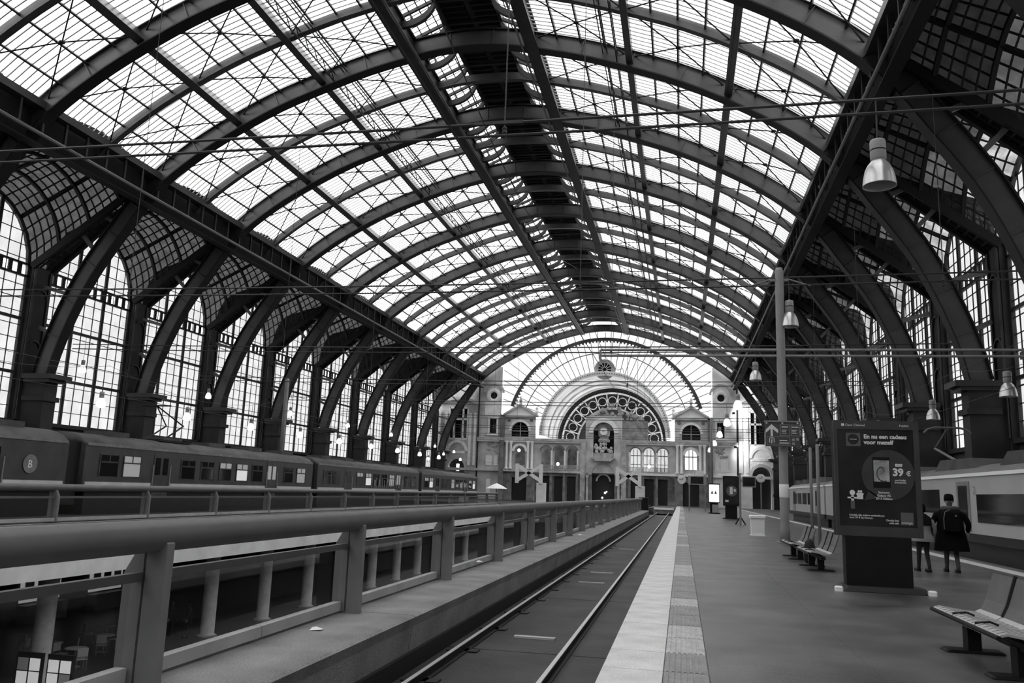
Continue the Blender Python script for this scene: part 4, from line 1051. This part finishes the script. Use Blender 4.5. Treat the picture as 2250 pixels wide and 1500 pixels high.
# advertising stand
ps = thing('advertising_stand','dark free-standing poster case on a black pedestal at the platform','poster stand',(3.64,17.0,0))
MB().bbox(-.78,.80,-.28,.45,0,.1,.09).obj('foot','black',ps)
for x in (-.80,.80): MB().bbox(x-.07,x+.07,-.33,-.2,0,.09,.02).obj('foot_cap','white',ps)
MB().box(-.62,.54,-.06,.26,.1,1.0).obj('pedestal','frame_black',ps)
MB().bbox(-.77,.76,-.02,.26,1.0,3.17,.03).obj('case','frame_black',ps)
for a in ((-.77,-.70,1.0,3.17),(.66,.76,1.0,3.17)): MB().box(a[0],a[1],-.05,-.015,a[2],a[3]).obj('case_frame','poster_mid',ps)
for a in ((1.0,1.18),(3.0,3.17)): MB().box(-.70,.66,-.05,-.015,a[0],a[1]).obj('case_frame','poster_mid',ps)
po = MB().box(-.70,.66,-.035,-.018,1.18,3.0).obj('poster','poster_dark',ps)
yp = -.037
def disc(mb,cx,cz,r,y,n=32,ry=None): 
    ry = ry or r; return mb.add([(cx,y,cz)]+[(cx+r*math.cos(2*math.pi*k/n),y,cz+ry*math.sin(2*math.pi*k/n)) for k in range(n)],[(0,1+k,1+(k+1)%n) for k in range(n)])
b = MB(); disc(b,.19,2.15,.47,yp-.001); b.add([(-.16,yp-.001,1.86),(-.25,yp-.001,1.66),(.02,yp-.001,1.72)],[(0,1,2)]); b.obj('speech_bubble','poster_mid',po)
MB().box(-.08,.23,yp-.004,yp-.002,1.9,2.48).obj('phone_body','frame_black',po)
MB().box(-.065,.215,yp-.006,yp-.004,2.02,2.42).obj('phone_screen','screen_pale',po)
sw = MB()
for k in range(14):
    t0 = k/14*5.2; r0 = .02+.16*k/14; t1 = (k+1)/14*5.2; r1 = .02+.16*(k+1)/14
    sw.add([(.09+r0*math.cos(t0)*.75,yp-.007,2.2+r0*math.sin(t0)),(.09+r1*math.cos(t1)*.75,yp-.007,2.2+r1*math.sin(t1)),(.09+(r1+.025)*math.cos(t1)*.75,yp-.007,2.2+(r1+.025)*math.sin(t1)),(.09+(r0+.025)*math.cos(t0)*.75,yp-.007,2.2+(r0+.025)*math.sin(t0))],[(0,1,2,3)])
sw.obj('phone_swirl','poster_mid',po)
TX = lambda n_,s_,z_,x_,y_,a='LEFT',b=0.004,mm='print_white': text(n_,s_,z_,(x_,yp-.006,y_),mm,po,align=a,bold=b)
TX('headline','En nu een cadeau\nvoor mezelf',.108,-.22,2.83)
TX('price','39',.19,.27,2.14,b=.008); TX('price_sign','€',.12,.51,2.14)
TX('price_over','820?',.07,.32,2.31); TX('price_note','met Dolfijn\nSmartphone',.042,.40,2.04,'CENTER',.001)
TX('phone_name','Samsung\nGalaxy A5\n2016 Edition',.058,.10,1.80,'CENTER',.001)
TX('offer_line','Ontdek alle andere aanbiedingen\nvoor 39 € bij Orange.',.047,-.53,1.37,b=.001)
TX('slogan','Omdat het\necht telt',.05,.34,1.29,'RIGHT',.001)
MB().box(.38,.60,yp-.005,yp-.003,1.23,1.46).obj('logo_square','poster_grey',po)
text('logo_word','orange',.07,(.385,yp-.008,1.25),'print_white',po)
MB().box(-.54,-.28,yp-.003,yp-.001,2.68,2.93).obj('badge_square','poster_grey',po); bd = MB(); disc(bd,-.41,2.81,.1,yp-.004); bd.obj('badge_disc','poster_dark',po); text('badge_text','Veel plus',.035,(-.41,yp-.007,2.8),'print_white',po,align='CENTER')
text('case_name','Clear Channel',.062,(-.555,-.056,3.06),'print_white',ps); text('case_name','Publifer',.058,(.42,-.056,3.06),'print_white',ps)
cm_ = MB(); cm_.box(-.62,-.57,-.056,-.052,3.06,3.11); cm_.obj('case_mark','print_white',ps)
gf = MB(); gf.box(-.38,-.27,yp-.005,yp-.003,1.68,1.80); gf.box(-.39,-.26,yp-.006,yp-.004,1.765,1.79); disc(gf,-.345,1.825,.022,yp-.004,10); disc(gf,-.305,1.825,.022,yp-.004,10); gf.obj('gift_print','print_white',po)
fg = MB(); disc(fg,-.46,1.80,.05,yp-.004,14); fg.box(-.485,-.435,yp-.005,yp-.003,1.65,1.745); fg.box(-.55,-.37,yp-.005,yp-.003,1.69,1.72); fg.obj('figure_print','print_white',po)
fg = MB(); fg.box(-.495,-.425,yp-.005,yp-.003,1.50,1.65); fg.obj('figure_print','poster_grey',po)
# seats
def bench(loc, label, seats=3, group='metal platform benches'):
    t = thing('bench',label,'bench',loc,0,group); pw = .72; L = pw*seats
    MB().box(.24,.34,-.05,L+.05,.27,.35).obj('beam','frame_black',t)
    for y in (pw*.5,L-pw*.5):
        lg = MB(); lg.box(.22,.36,y-.09,y+.09,.02,.3); lg.obj('leg','frame_black',t)
        MB().bbox(-.02,.6,y-.13,y+.13,0,.03,.02).obj('foot_plate','frame_black',t)
    prof = [(-.02,.405),(0,.44),(.06,.455),(.3,.42),(.44,.41),(.5,.44),(.56,.56),(.66,.86)]
    for k in range(seats):
        mb = MB(); mb.strip(prof[:6],[(x,z-.025) for x,z in prof[:6]],k*pw+.015,(k+1)*pw-.015); st_ = mb.obj('seat','bench_seat',t)
        for j in range(5):
            g = MB(); yy = k*pw+.1+j*.13; g.strip([(x,z+.002) for x,z in prof[1:5]],[(x,z-.004) for x,z in prof[1:5]],yy,yy+.02); g.obj('seat_groove','bench_back',st_)
        mb = MB(); mb.strip([p_ for p_ in prof[5:]],[(x+.025,z-.01) for x,z in prof[5:]],k*pw+.03,(k+1)*pw-.03); mb.obj('backrest','bench_back',t)
    MB().tube((-.02,0.0,.41),(-.02,L,.41),.025,8).obj('front_roll','frame_black',t)
    for k in range(1,seats):
        d = MB(); d.pipe([(.5,k*pw,.44),(.56,k*pw,.56),(.66,k*pw,.88)],.022,6); d.obj('back_divider','frame_black',t)
        d = MB(); d.pipe([(.0,k*pw,.45),(.14,k*pw,.47),(.22,k*pw,.44)],.012,6); d.obj('seat_divider','frame_black',t)
    return t
bench((2.93,8.87,0),'metal bench with dark backrests at the near right corner')
bench((2.93,20.9,0),'metal bench just behind the advertising stand')
bench((2.93,24.4,0),'metal bench farther back, beyond the bag, near the catenary pole')
bg_ = MB(); bg_.lathe([(.12,0),(.2,.08),(.21,.3),(.15,.48),(.05,.55)],(0,0,0),12); t = bg_.obj('handbag','black',None,True); t.location = (3.3,23.55,.0); t['label'] = 'dark bag standing between the two farther benches'; t['category'] = 'bag'; t.scale = (.75,.55,1.15)
# thin posts
for k,(x,y) in enumerate(((4.55,30.05),(4.6,32.0))):
    t = thing('sign_post',['thin grey post in front of the benches','thin grey post just left of the front one, nearer the catenary pole'][k],'post',(x,y,0)); MB().lathe([(.055,0),(.055,3.5),(.03,3.53)],(0,0,0),12).obj('post_tube','pole_paint',t,True); MB().lathe([(.12,0),(.12,.02)],(0,0,0),12).obj('post_foot','pole_paint',t)
# direction sign on the pole
sg = thing('direction_sign','dark hanging direction sign with a white up arrow on the catenary pole','sign',(3.79,33.28,4.08))
MB().box(-.63,.64,-.06,.06,-.46,.46).obj('sign_board','sign_grey',sg)
MB().box(-.66,.68,-.09,.07,.46,.52).obj('top_rail','pole_paint',sg)
for x in (-.58,0,.55): MB().box(x-.03,x+.03,-.07,.0,.4,.5).obj('rail_clip','white',sg)
ar = MB(); y_ = -.065
ar.add([(-.40,y_,.38),(-.16,y_,.17),(-.16,y_,.06),(-.2,y_,.06),(-.36,y_,.2),(-.36,y_,-.08),(-.44,y_,-.08),(-.44,y_,.2),(-.60,y_,.06),(-.64+.02,y_,.06),(-.62,y_,.17)],[tuple(range(10,-1,-1))]); ar.obj('up_arrow','print_white',sg)
def outline(x0,x1,z0,z1,name='panel_outline'):
    mb = MB(); w_ = .014
    for a in ((x0,x1,z0,z0+w_),(x0,x1,z1-w_,z1),(x0,x0+w_,z0,z1),(x1-w_,x1,z0,z1)): mb.box(a[0],a[1],y_-.002,y_,a[2],a[3])
    mb.obj(name,'alu_grey',sg)
outline(-.08,.27,-.06,.37); outline(.31,.62,-.06,.37); outline(-.58,.27,-.42,-.09)
ln = MB()
for x0,x1,z in ((-.03,.21,.28),(.34,.58,.28)): ln.box(x0,x1,y_-.002,y_,z-.02,z+.02)
for j in range(3):
    ln.box(-.03,.15-.03*(j%2),y_-.002,y_,.15-j*.06,.17-j*.06); ln.box(.34,.52-.03*(j%2),y_-.002,y_,.15-j*.06,.17-j*.06)
for j in range(2): ln.box(-.12,.16+.06*j,y_-.002,y_,-.25-j*.1,-.215-j*.1)
ln.obj('text_lines','print_white',sg)
pc_ = MB()
for a in ((-.5,-.3,-.16,-.13),(-.5,-.47,-.32,-.13),(-.33,-.3,-.32,-.13),(-.42,-.38,-.36,-.2)): pc_.box(a[0],a[1],y_-.002,y_,a[2],a[3])
pc_.add([(-.46,y_-.002,-.31),(-.34,y_-.002,-.31),(-.40,y_-.002,-.38)],[(0,2,1)]); pc_.obj('exit_symbol','print_white',sg)
ic = MB()
for x,z in ((.34,-.17),(.49,-.15),(.34,-.32)): ic.box(x,x+.1,y_-.002,y_,z-.08,z+.02)
ic.obj('service_symbols','alu_grey',sg)
# waste bin
bn = thing('waste_bin','white square waste bin with a flared rim on the open platform','bin',(3.3,39.1,0))
mb = MB(); mb.add([(-.27,-.27,0),(.27,-.27,0),(.27,.27,0),(-.27,.27,0),(-.29,-.29,.78),(.29,-.29,.78),(.29,.29,.78),(-.29,.29,.78)],[(0,3,2,1),(4,5,6,7),(0,1,5,4),(1,2,6,5),(2,3,7,6),(3,0,4,7)]); mb.obj('bin_body','white',bn)
MB().bbox(-.34,.34,-.34,.34,.78,.9,.03).obj('bin_rim','white',bn); MB().box(-.31,.31,-.31,.31,0,.05).obj('bin_foot','white',bn)
# farther stands
def stand(loc,label,pm,w,h,z0,lit):
    t = thing('advertising_stand',label,'poster stand',loc); MB().box(-w/2-.06,w/2+.06,0,.3,z0-.1,h).obj('case','frame_black',t); MB().box(-w/2,w/2,-.02,0,z0,h-.12).obj('poster',pm,t); MB().box(-w/2+.1,w/2-.1,.05,.25,0,z0).obj('pedestal','frame_black',t); MB().box(-w/2-.1,w/2+.1,-.1,.4,0,.08).obj('foot','black',t); return t
t = stand((3.22,87.6,0),'small brightly lit white poster case far along the platform','lit_poster',1.0,3.0,1.15,True)
mb = MB(); 
for x in (-.2,.15): mb.add([(x-.13,-.025,1.95),(x+.13,-.025,1.95),(x,-.025,2.3)],[(0,1,2)])
mb.obj('poster_figures','poster_grey',t)
MB().box(-.2,.4,-.4,-.15,.1,.9).obj('leaflet_rack','alu',t)
t = stand((3.78,67.7,0),'dark poster case with a pale round motif beside the screen post','poster_dark',1.1,3.3,1.1,False)
mb = MB(); disc(mb,.05,2.15,.42,-.03); mb.obj('round_motif','poster_grey',t); mb = MB(); mb.box(-.1,.12,-.04,-.035,1.9,2.45); mb.box(.2,.35,-.04,-.035,2.1,2.3); mb.box(-.45,-.2,-.04,-.035,1.3,1.45); mb.obj('motif_print','print_white',t)
# screen on its post
t = thing('departure_screen','dark departure screen on a slender splayed-foot post','screen',(3.55,53.9,0))
MB().box(-.06,.06,-.05,.05,0,3.15).obj('post','pole_paint',t); f = MB(); f.bar((0,0,.5),(-.3,0,.02),.08,.05,(0,1,0)); f.bar((0,0,.5),(.3,0,.02),.08,.05,(0,1,0)); f.obj('splayed_foot','iron_black',t); MB().box(.14,.95,-.1,.1,2.3,2.95).obj('screen_case','pole_paint',t); MB().box(.18,.88,-.12,-.1,2.38,2.9).obj('screen_panel','dark_glass',t)
MB().box(-.06,.14,-.03,.03,2.6,2.7).obj('bracket','pole_paint',t)
# far group at the end of the track
t = thing('station_clock','white round platform clock hanging beside the departure board','clock',(0.02,100,3.48)); MB().lathe([(.5,.1),(.5,-.1),(.44,-.14)],(0,0,0),24,'y').obj('clock_rim','alu',t); MB().lathe([(.44,-.15),(.44,-.16)],(0,0,0),24,'y').obj('clock_dial','clock_face',t); mb = MB(); mb.bar((0,-.18,0),(.18,-.18,.2),.05); mb.bar((0,-.18,0),(-.3,-.18,.12),.04); mb.obj('clock_hands','black',t); MB().tube((.45,0,0),(.7,0,-.1),.05,6).obj('bracket','pole_paint',t)
t = thing('departure_board','wide framed departure board with a dark screen at the track end','screen',(1.78,100,0)); MB().box(-1.05,1.05,-.15,.15,2.98,4.0).obj('board_frame','alu_grey',t); MB().box(-.75,.7,-.17,-.15,3.1,3.88).obj('screen_panel','dark_glass',t)
for x in (-.9,.9): MB().box(x-.07,x+.07,-.07,.07,0,3.0).obj('post','pole_paint',t)
MB().box(-.2,.72,-.1,.0,4.02,4.62).obj('number_plate','white',t); text('platform_number','4',.5,(-.6,-.12,4.1),'print_white',t)
t = thing('station_clock','pale round clock in the arched doorway at the right end of the facade','clock',(12.3,138,4.8)); MB().lathe([(.7,.1),(.7,-.1),(.62,-.14)],(0,0,0),24,'y').obj('clock_rim','alu',t); MB().lathe([(.6,-.15),(.6,-.16)],(0,0,0),24,'y').obj('clock_dial','clock_face',t); mb = MB(); mb.bar((0,-.18,0),(.2,-.18,.3),.06); mb.bar((0,-.18,0),(-.35,-.18,.12),.05); mb.obj('clock_hands','black',t); MB().box(-.1,.1,0,.2,-4.8,-.5).obj('post','pole_paint',t)
# cross-braced frames at the head of the well
def xframe(x0,x1,y,z0,z1,label):
    t = thing('braced_frame',label,'frame',((x0+x1)/2,y,0)); w_ = (x1-x0)/2; h = .38
    for s_ in (-1,1): MB().box(s_*w_-.2,s_*w_+.2,-.15,.15,z0-.1,z1).obj('upright','fascia',t)
    for a,b in (((-w_,z0),(w_,z1)),((-w_,z1),(w_,z0))): MB().bar((a[0],0,a[1]+(.2 if a[1] == z0 else -.2)),(b[0],0,b[1]+(.2 if b[1] == z0 else -.2)),h,.2,(0,1,0)).obj('diagonal','fascia',t)
    MB().box(w_-.5,w_+.6,.0,.6,0,z0).obj('leg','fascia',t)
    return t
xframe(-7.4,-4.8,99,2.6,4.75,'pale cross-braced frame above the near balustrade end')
xframe(-19.4,-16.5,99,2.6,4.8,'pale cross-braced frame at the far left head of the well')
t = thing('control_cabinet','black cabinet closing the end of the near balustrade','cabinet',(-4.0,91.5,0)); MB().bbox(-.5,.5,-.4,.4,0,1.35,.04).obj('cabinet_body','black',t); MB().box(-.4,.4,-.42,-.4,.1,1.2).obj('cabinet_door','frame_black',t)
t = thing('parasol','pale parasol open at the end of the dark train','parasol',(-22.4,101.5,0)); MB().lathe([(1.35,1.75),(.75,2.1),(.05,2.4)],(0,0,0),8).obj('canopy','white',t); MB().tube((0,0,0),(0,0,1.8),.04,6).obj('pole','black',t)
# litter
for k,(x,y,z,a) in enumerate(((-4.02,9.1,.005,.3),(-3.86,32.8,.005,1.0),(-4.2,17.6,.1,.2))):
    mb = MB(); mb.add([(-.07,-.05,0),(.06,-.06,.01),(.08,.05,.0),(-.05,.06,.02),(0,0,.035)],[(0,1,4),(1,2,4),(2,3,4),(3,0,4),(3,2,1,0)]); o = mb.obj('paper_scrap','white',None); o.location = (x,y,z); o.rotation_euler = (0,0,a); o['label'] = ['crumpled white paper on the kerb near the first balustrade posts','white paper scrap lying far along the kerb','white paper scrap caught under the balustrade glass'][k]; o['category'] = 'paper'; o['group'] = 'paper litter on the kerb'
# ------------------------------------------------------------------ lower level: café
mat('cafe_pale', 0.45, 0.5)
mat('cafe_wood', 0.12, 0.5)
emit('menu_lit', 0.8, 0.35)
emit('shop_glow', 0.5, 0.22)
def chair(loc,rz,label):
    t = thing('cafe_chair',label,'chair',loc,rz,'café chairs on the lower level')
    MB().bbox(-.21,.21,-.21,.21,.43,.46,.01).obj('seat','cafe_pale',t)
    MB().box(-.2,.2,.19,.22,.55,.88).obj('backrest','cafe_pale',t)
    for x in (-.18,.18):
        for y in (-.18,.2): MB().tube((x,y,0),(x,y,.43 if y < 0 else .85),.015,5).obj('leg','steel',t)
def table(loc,label):
    t = thing('cafe_table',label,'table',loc,0,'café tables on the lower level')
    MB().lathe([(.4,.71),(.42,.72),(.42,.74),(.4,.75)],(0,0,0),20).obj('table_top','cafe_pale',t); MB().tube((0,0,.03),(0,0,.71),.035,8).obj('pedestal','steel',t); MB().lathe([(.25,0),(.25,.02),(.05,.04)],(0,0,0),14).obj('base','steel',t)
tabs = [(-24.9,33.9),(-26.4,36.0),(-24.0,31.0),(-27.3,33.0),(-25.6,31.6)]
tlab = ['round café table nearest the first column','round café table farthest from the viewer','round café table closest to the viewer','round café table nearest the shop wall','round café table in the middle of the group']
for k,(x,y) in enumerate(tabs):
    table((x,y,-6),tlab[k])
    for j in range(2):
        a = k*1.1+j*2.6; chair((x+.75*math.sin(a),y-.75*math.cos(a)*-1,-6),-a, 'pale café chair %s the %s' % (['on the near side of','on the far side of'][j], tlab[k].replace('round café ','')))
for k,x in enumerate((-20.9,-19.75)):
    t = thing('menu_board',['lit menu board with four pictures, left of the pair','lit menu board with pictures, right of the pair'][k],'menu board',(x,24.9,-6))
    MB().box(-.48,.48,-.05,.05,.4,1.85).obj('board','black',t)
    for i in range(2):
        for j in range(3): MB().box(-.42+i*.45,-.42+i*.45+.38,-.07,-.05,1.3-j*.42,1.68-j*.42).obj('menu_picture','menu_lit' if (i+j+k)%3 else 'cafe_pale',t)
    for x_ in (-.4,.4): MB().box(x_-.03,x_+.03,-.2,.2,0,.4).obj('stand_leg','black',t)
for k in range(4):
    t = thing('shop_display',['pale shop display on the back wall nearest the menu boards','pale shop display second along the back wall','pale shop display third along the back wall','pale shop display farthest along the back wall'][k],'display',(-33.5,29.5+5.2*k,-6)); MB().box(0,.1,-1.4,1.4,1.0,2.9).obj('display_panel','shop_glow',t); MB().box(0,.6,-1.5,1.5,0,.9).obj('counter','cafe_wood',t)
    for j in range(3): MB().box(.1,.14,-1.2+j*.9,-.6+j*.9,1.2+.2*j,2.4).obj('poster','cafe_pale' if j != 1 else 'cafe_wood',t)
# ------------------------------------------------------------------ people
mat('coat_black', 0.008, 0.9, spec=0.05)
mat('coat_dark', 0.012, 0.9, spec=0.05)
mat('trousers_dark', 0.02, 0.8)
mat('trousers_grey', 0.07, 0.8)
mat('jacket_pale', 0.22, 0.75, spread=0.15, scale=4)
mat('skin', 0.35, 0.6)
mat('shoe', 0.01, 0.5)
def skin_obj(name, verts, edges, radii, m, parent, root=0, levels=2):
    me = bpy.data.meshes.new(name); me.from_pydata(verts,edges,[]); me.update(); me.materials.append(MATS[m])
    o = link(name, me, parent)
    sk = o.modifiers.new('skin','SKIN'); sk.use_smooth_shade = True
    lay = me.skin_vertices[0] if me.skin_vertices else None
    if lay is None:
        bpy.context.view_layer.objects.active = o; me.attributes; 
    for i,r in enumerate(radii):
        rr = r if isinstance(r,tuple) else (r,r); me.skin_vertices[0].data[i].radius = rr
    me.skin_vertices[0].data[root].use_root = True
    su = o.modifiers.new('smooth','SUBSURF'); su.levels = levels; su.render_levels = levels
    return o
def hand(parent, p, d, side, m='skin', held=False):
    """small hand: palm and five curled fingers, p = wrist, d = direction along the fingers"""
    p = Vector(p); d = Vector(d).normalized(); sx = Vector((side,0,0)); b = d.cross(sx).normalized()
    V = [p, p+d*.05, p+d*.085]; E_ = [(0,1),(1,2)]; R = [.022,(.034,.02),(.036,.018)]
    for k in range(4):
        base = p+d*.09+b*(-.027+.018*k); ln = (.06,.07,.075,.062)[k]
        i = len(V); V += [base, base+d*ln*.5+sx*-.006, base+d*ln*.85+sx*-.022]; E_ += [(2,i),(i,i+1),(i+1,i+2)]; R += [.009,.0085,.0075]
    i = len(V); tb = p+d*.03+b*.03; V += [tb, tb+d*.035+b*.018, tb+d*.065+b*.012]; E_ += [(1,i),(i,i+1),(i+1,i+2)]; R += [.011,.01,.008]
    return skin_obj('hand',[tuple(v) for v in V],E_,R,m,parent,0,1)
def walker(loc, rz, label, H, coat, legs, stride, coat_len, hatm, shoulder=None, wide=1.0):
    """a walking person seen from behind, facing +y, in a coat"""
    t = thing('person',label,'person',loc,rz); k = H/1.75
    # body: legs, trunk, neck and head as one skinned figure
    V = [(0,0,.95),(0,-.01,1.12),(0,-.02,1.30),(0,0,1.44),(0,.01,1.52),(0,.03,1.60),(0,.03,1.70),
         (.09,0,.90),(.10,stride*.12,.50),(.10,-stride*.16,.12),(.10,-stride*.10,.05),(.11,stride*.05+.02,.045),
         (-.09,0,.90),(-.10,stride*.10,.50),(-.10,stride*.22,.09),(-.10,stride*.22+.05,.05),(-.11,stride*.22+.17,.04),
         (.19,0,1.40),(.25,-.03,1.14),(.27,.06,.92),(-.19,0,1.40),(-.25,.02,1.14),(-.27,.10,.93)]
    V = [(x*k,y*k,z*k) for x,y,z in V]
    E_ = [(0,1),(1,2),(2,3),(3,4),(4,5),(5,6),(0,7),(7,8),(8,9),(9,10),(10,11),(0,12),(12,13),(13,14),(14,15),(15,16),(3,17),(17,18),(18,19),(3,20),(20,21),(21,22)]
    R = [(.16,.12),(.15,.115),(.17,.12),(.13,.09),.055,(.075,.09),(.07,.085),.095,.065,.045,.05,.04,.095,.065,.045,.05,.04,.07,.05,.04,.07,.05,.04]
    R = [tuple(q*k for q in r) if isinstance(r,tuple) else r*k for r in R]
    skin_obj('body',V,E_,R,legs,t)
    # head with face, ears and hair/hat
    hd = MB(); hd.lathe([(.02,-.12),(.055,-.11),(.075,-.06),(.085,0),(.083,.05),(.06,.1),(.02,.12)],(0,.035*k,1.66*k),14); h = hd.obj('head','skin',t,True)
    f = MB(); f.lathe([(.005,-.02),(.014,-.015),(.006,.03)],(0,.122*k,1.65*k),8); f.obj('nose','skin',h)
    for s_ in (-1,1):
        e = MB(); e.lathe([(.004,-.025),(.02,-.01),(.022,.015),(.006,.03)],(s_*.088,.03*k,1.65*k),8); e.obj('ear','skin',h)
        e = MB(); e.lathe([(.003,-.008),(.011,0),(.003,.008)],(s_*.033,.115*k,1.675*k),8); e.obj('eye','black',h)
    f = MB(); f.box(-.025,.025,.108*k,.116*k,1.598*k,1.606*k); f.obj('mouth','trousers_grey',h)
    ht = MB()
    if hatm: ht.lathe([(.105,-.03),(.115,-.02),(.112,.05),(.10,.11),(.06,.135),(.01,.14)],(0,.03*k,1.70*k),16)
    else: ht.lathe([(.098,-.09),(.1,-.02),(.096,.06),(.06,.11),(.01,.125)],(0,.015*k,1.67*k),16)
    ht.obj('hat' if hatm else 'hair','coat_black',t,True)
    # coat
    c = MB(); prof = [(.30,.20,coat_len),(.29,.19,coat_len+.12),(.235,.155,.98),(.215,.145,1.12),(.235,.155,1.28),(.225,.14,1.40),(.15,.11,1.47),(.085,.085,1.52)]
    n = 18; vs = []
    for rx,ry,z in prof:
        for i in range(n): a = 2*math.pi*i/n; vs.append((rx*k*wide*math.cos(a)*(1+.03*math.sin(3*a)),ry*k*math.sin(a)-.01,z*k))
    c.add(vs,[(q*n+i,q*n+(i+1)%n,(q+1)*n+(i+1)%n,(q+1)*n+i) for q in range(len(prof)-1) for i in range(n)]); co = c.obj('coat',coat,t,True)
    if shoulder:
        c = MB(); vs = []
        for rx,ry,z in [(.245,.165,1.22),(.245,.165,1.29),(.235,.15,1.40),(.16,.12,1.475),(.09,.09,1.53)]:
            for i in range(n): a = 2*math.pi*i/n; vs.append((rx*k*math.cos(a),ry*k*math.sin(a)-.01,z*k))
        c.add(vs,[(q*n+i,q*n+(i+1)%n,(q+1)*n+(i+1)%n,(q+1)*n+i) for q in range(4) for i in range(n)]); c.obj('yoke',shoulder,t,True)
    for s_,pts in ((1,[(.2,0,1.40),(.3,-.04,1.14),(.29,.07,.93)]),(-1,[(-.2,0,1.40),(-.3,.02,1.14),(-.30,.11,.94)])):
        pts = [(x*k*wide,y*k,z*k) for x,y,z in pts]
        skin_obj('sleeve',pts,[(0,1),(1,2)],[.085*k,.07*k,.055*k],coat,t,0,2)
        d = Vector(pts[2])-Vector(pts[1]); hand(t,Vector(pts[2])+d.normalized()*.02,d,s_)
    for p_ in (V[10],V[15]):
        sh = MB(); sh.bbox(p_[0]-.05,p_[0]+.05,p_[1]-.07,p_[1]+.19,max(0,p_[2]-.05),p_[2]+.05,.03); sh.obj('shoe','shoe',t)
    return t
A_ = walker((6.53,22.75,0),-.12,'person in a long black coat, fur collar and cap with a dark backpack, walking away',1.82,'coat_black','trousers_grey',.75,.50,True,None,1.28)
c = MB(); c.lathe([(.16,1.44),(.205,1.47),(.21,1.54),(.15,1.57)],(0,-.01,.04),16); c.obj('fur_collar','trousers_grey',A_,True)
b_ = MB(); b_.bbox(-.22,.22,-.38,-.15,1.0,1.52,.07); b_.obj('backpack','coat_black',A_); 
for x in (-.12,.12): m_ = MB(); m_.pipe([(x,-.17,1.48),(x,-.02,1.52),(x,.14,1.42)],.02,6); m_.obj('backpack_strap','trousers_grey',A_)
p_ = MB(); p_.pipe([(-.2,-.39,1.05),(-.2,-.39,1.3),(-.17,-.385,1.46),(-.06,-.38,1.52)],.008,5); p_.obj('backpack_piping','jacket_pale',A_)
MB().add([(.04,-.385,1.36),(.1,-.385,1.36),(.07,-.385,1.41)],[(0,1,2)]).obj('backpack_badge','jacket_pale',A_)
B_ = walker((5.83,22.55,0),.05,'person in a pale jacket with dark shoulders, half hidden behind the advertising stand',1.60,'jacket_pale','trousers_dark',.6,.80,False,'coat_dark')
# two figures on the lower level
walker((-24.4,38.2,-6),2.0,'dark figure standing on the lower level, left of two',1.7,'coat_black','trousers_dark',.1,.7,False)
walker((-23.75,38.5,-6),2.4,'dark figure standing on the lower level beside a round column, right of two',1.65,'coat_dark','trousers_dark',.1,.7,False)
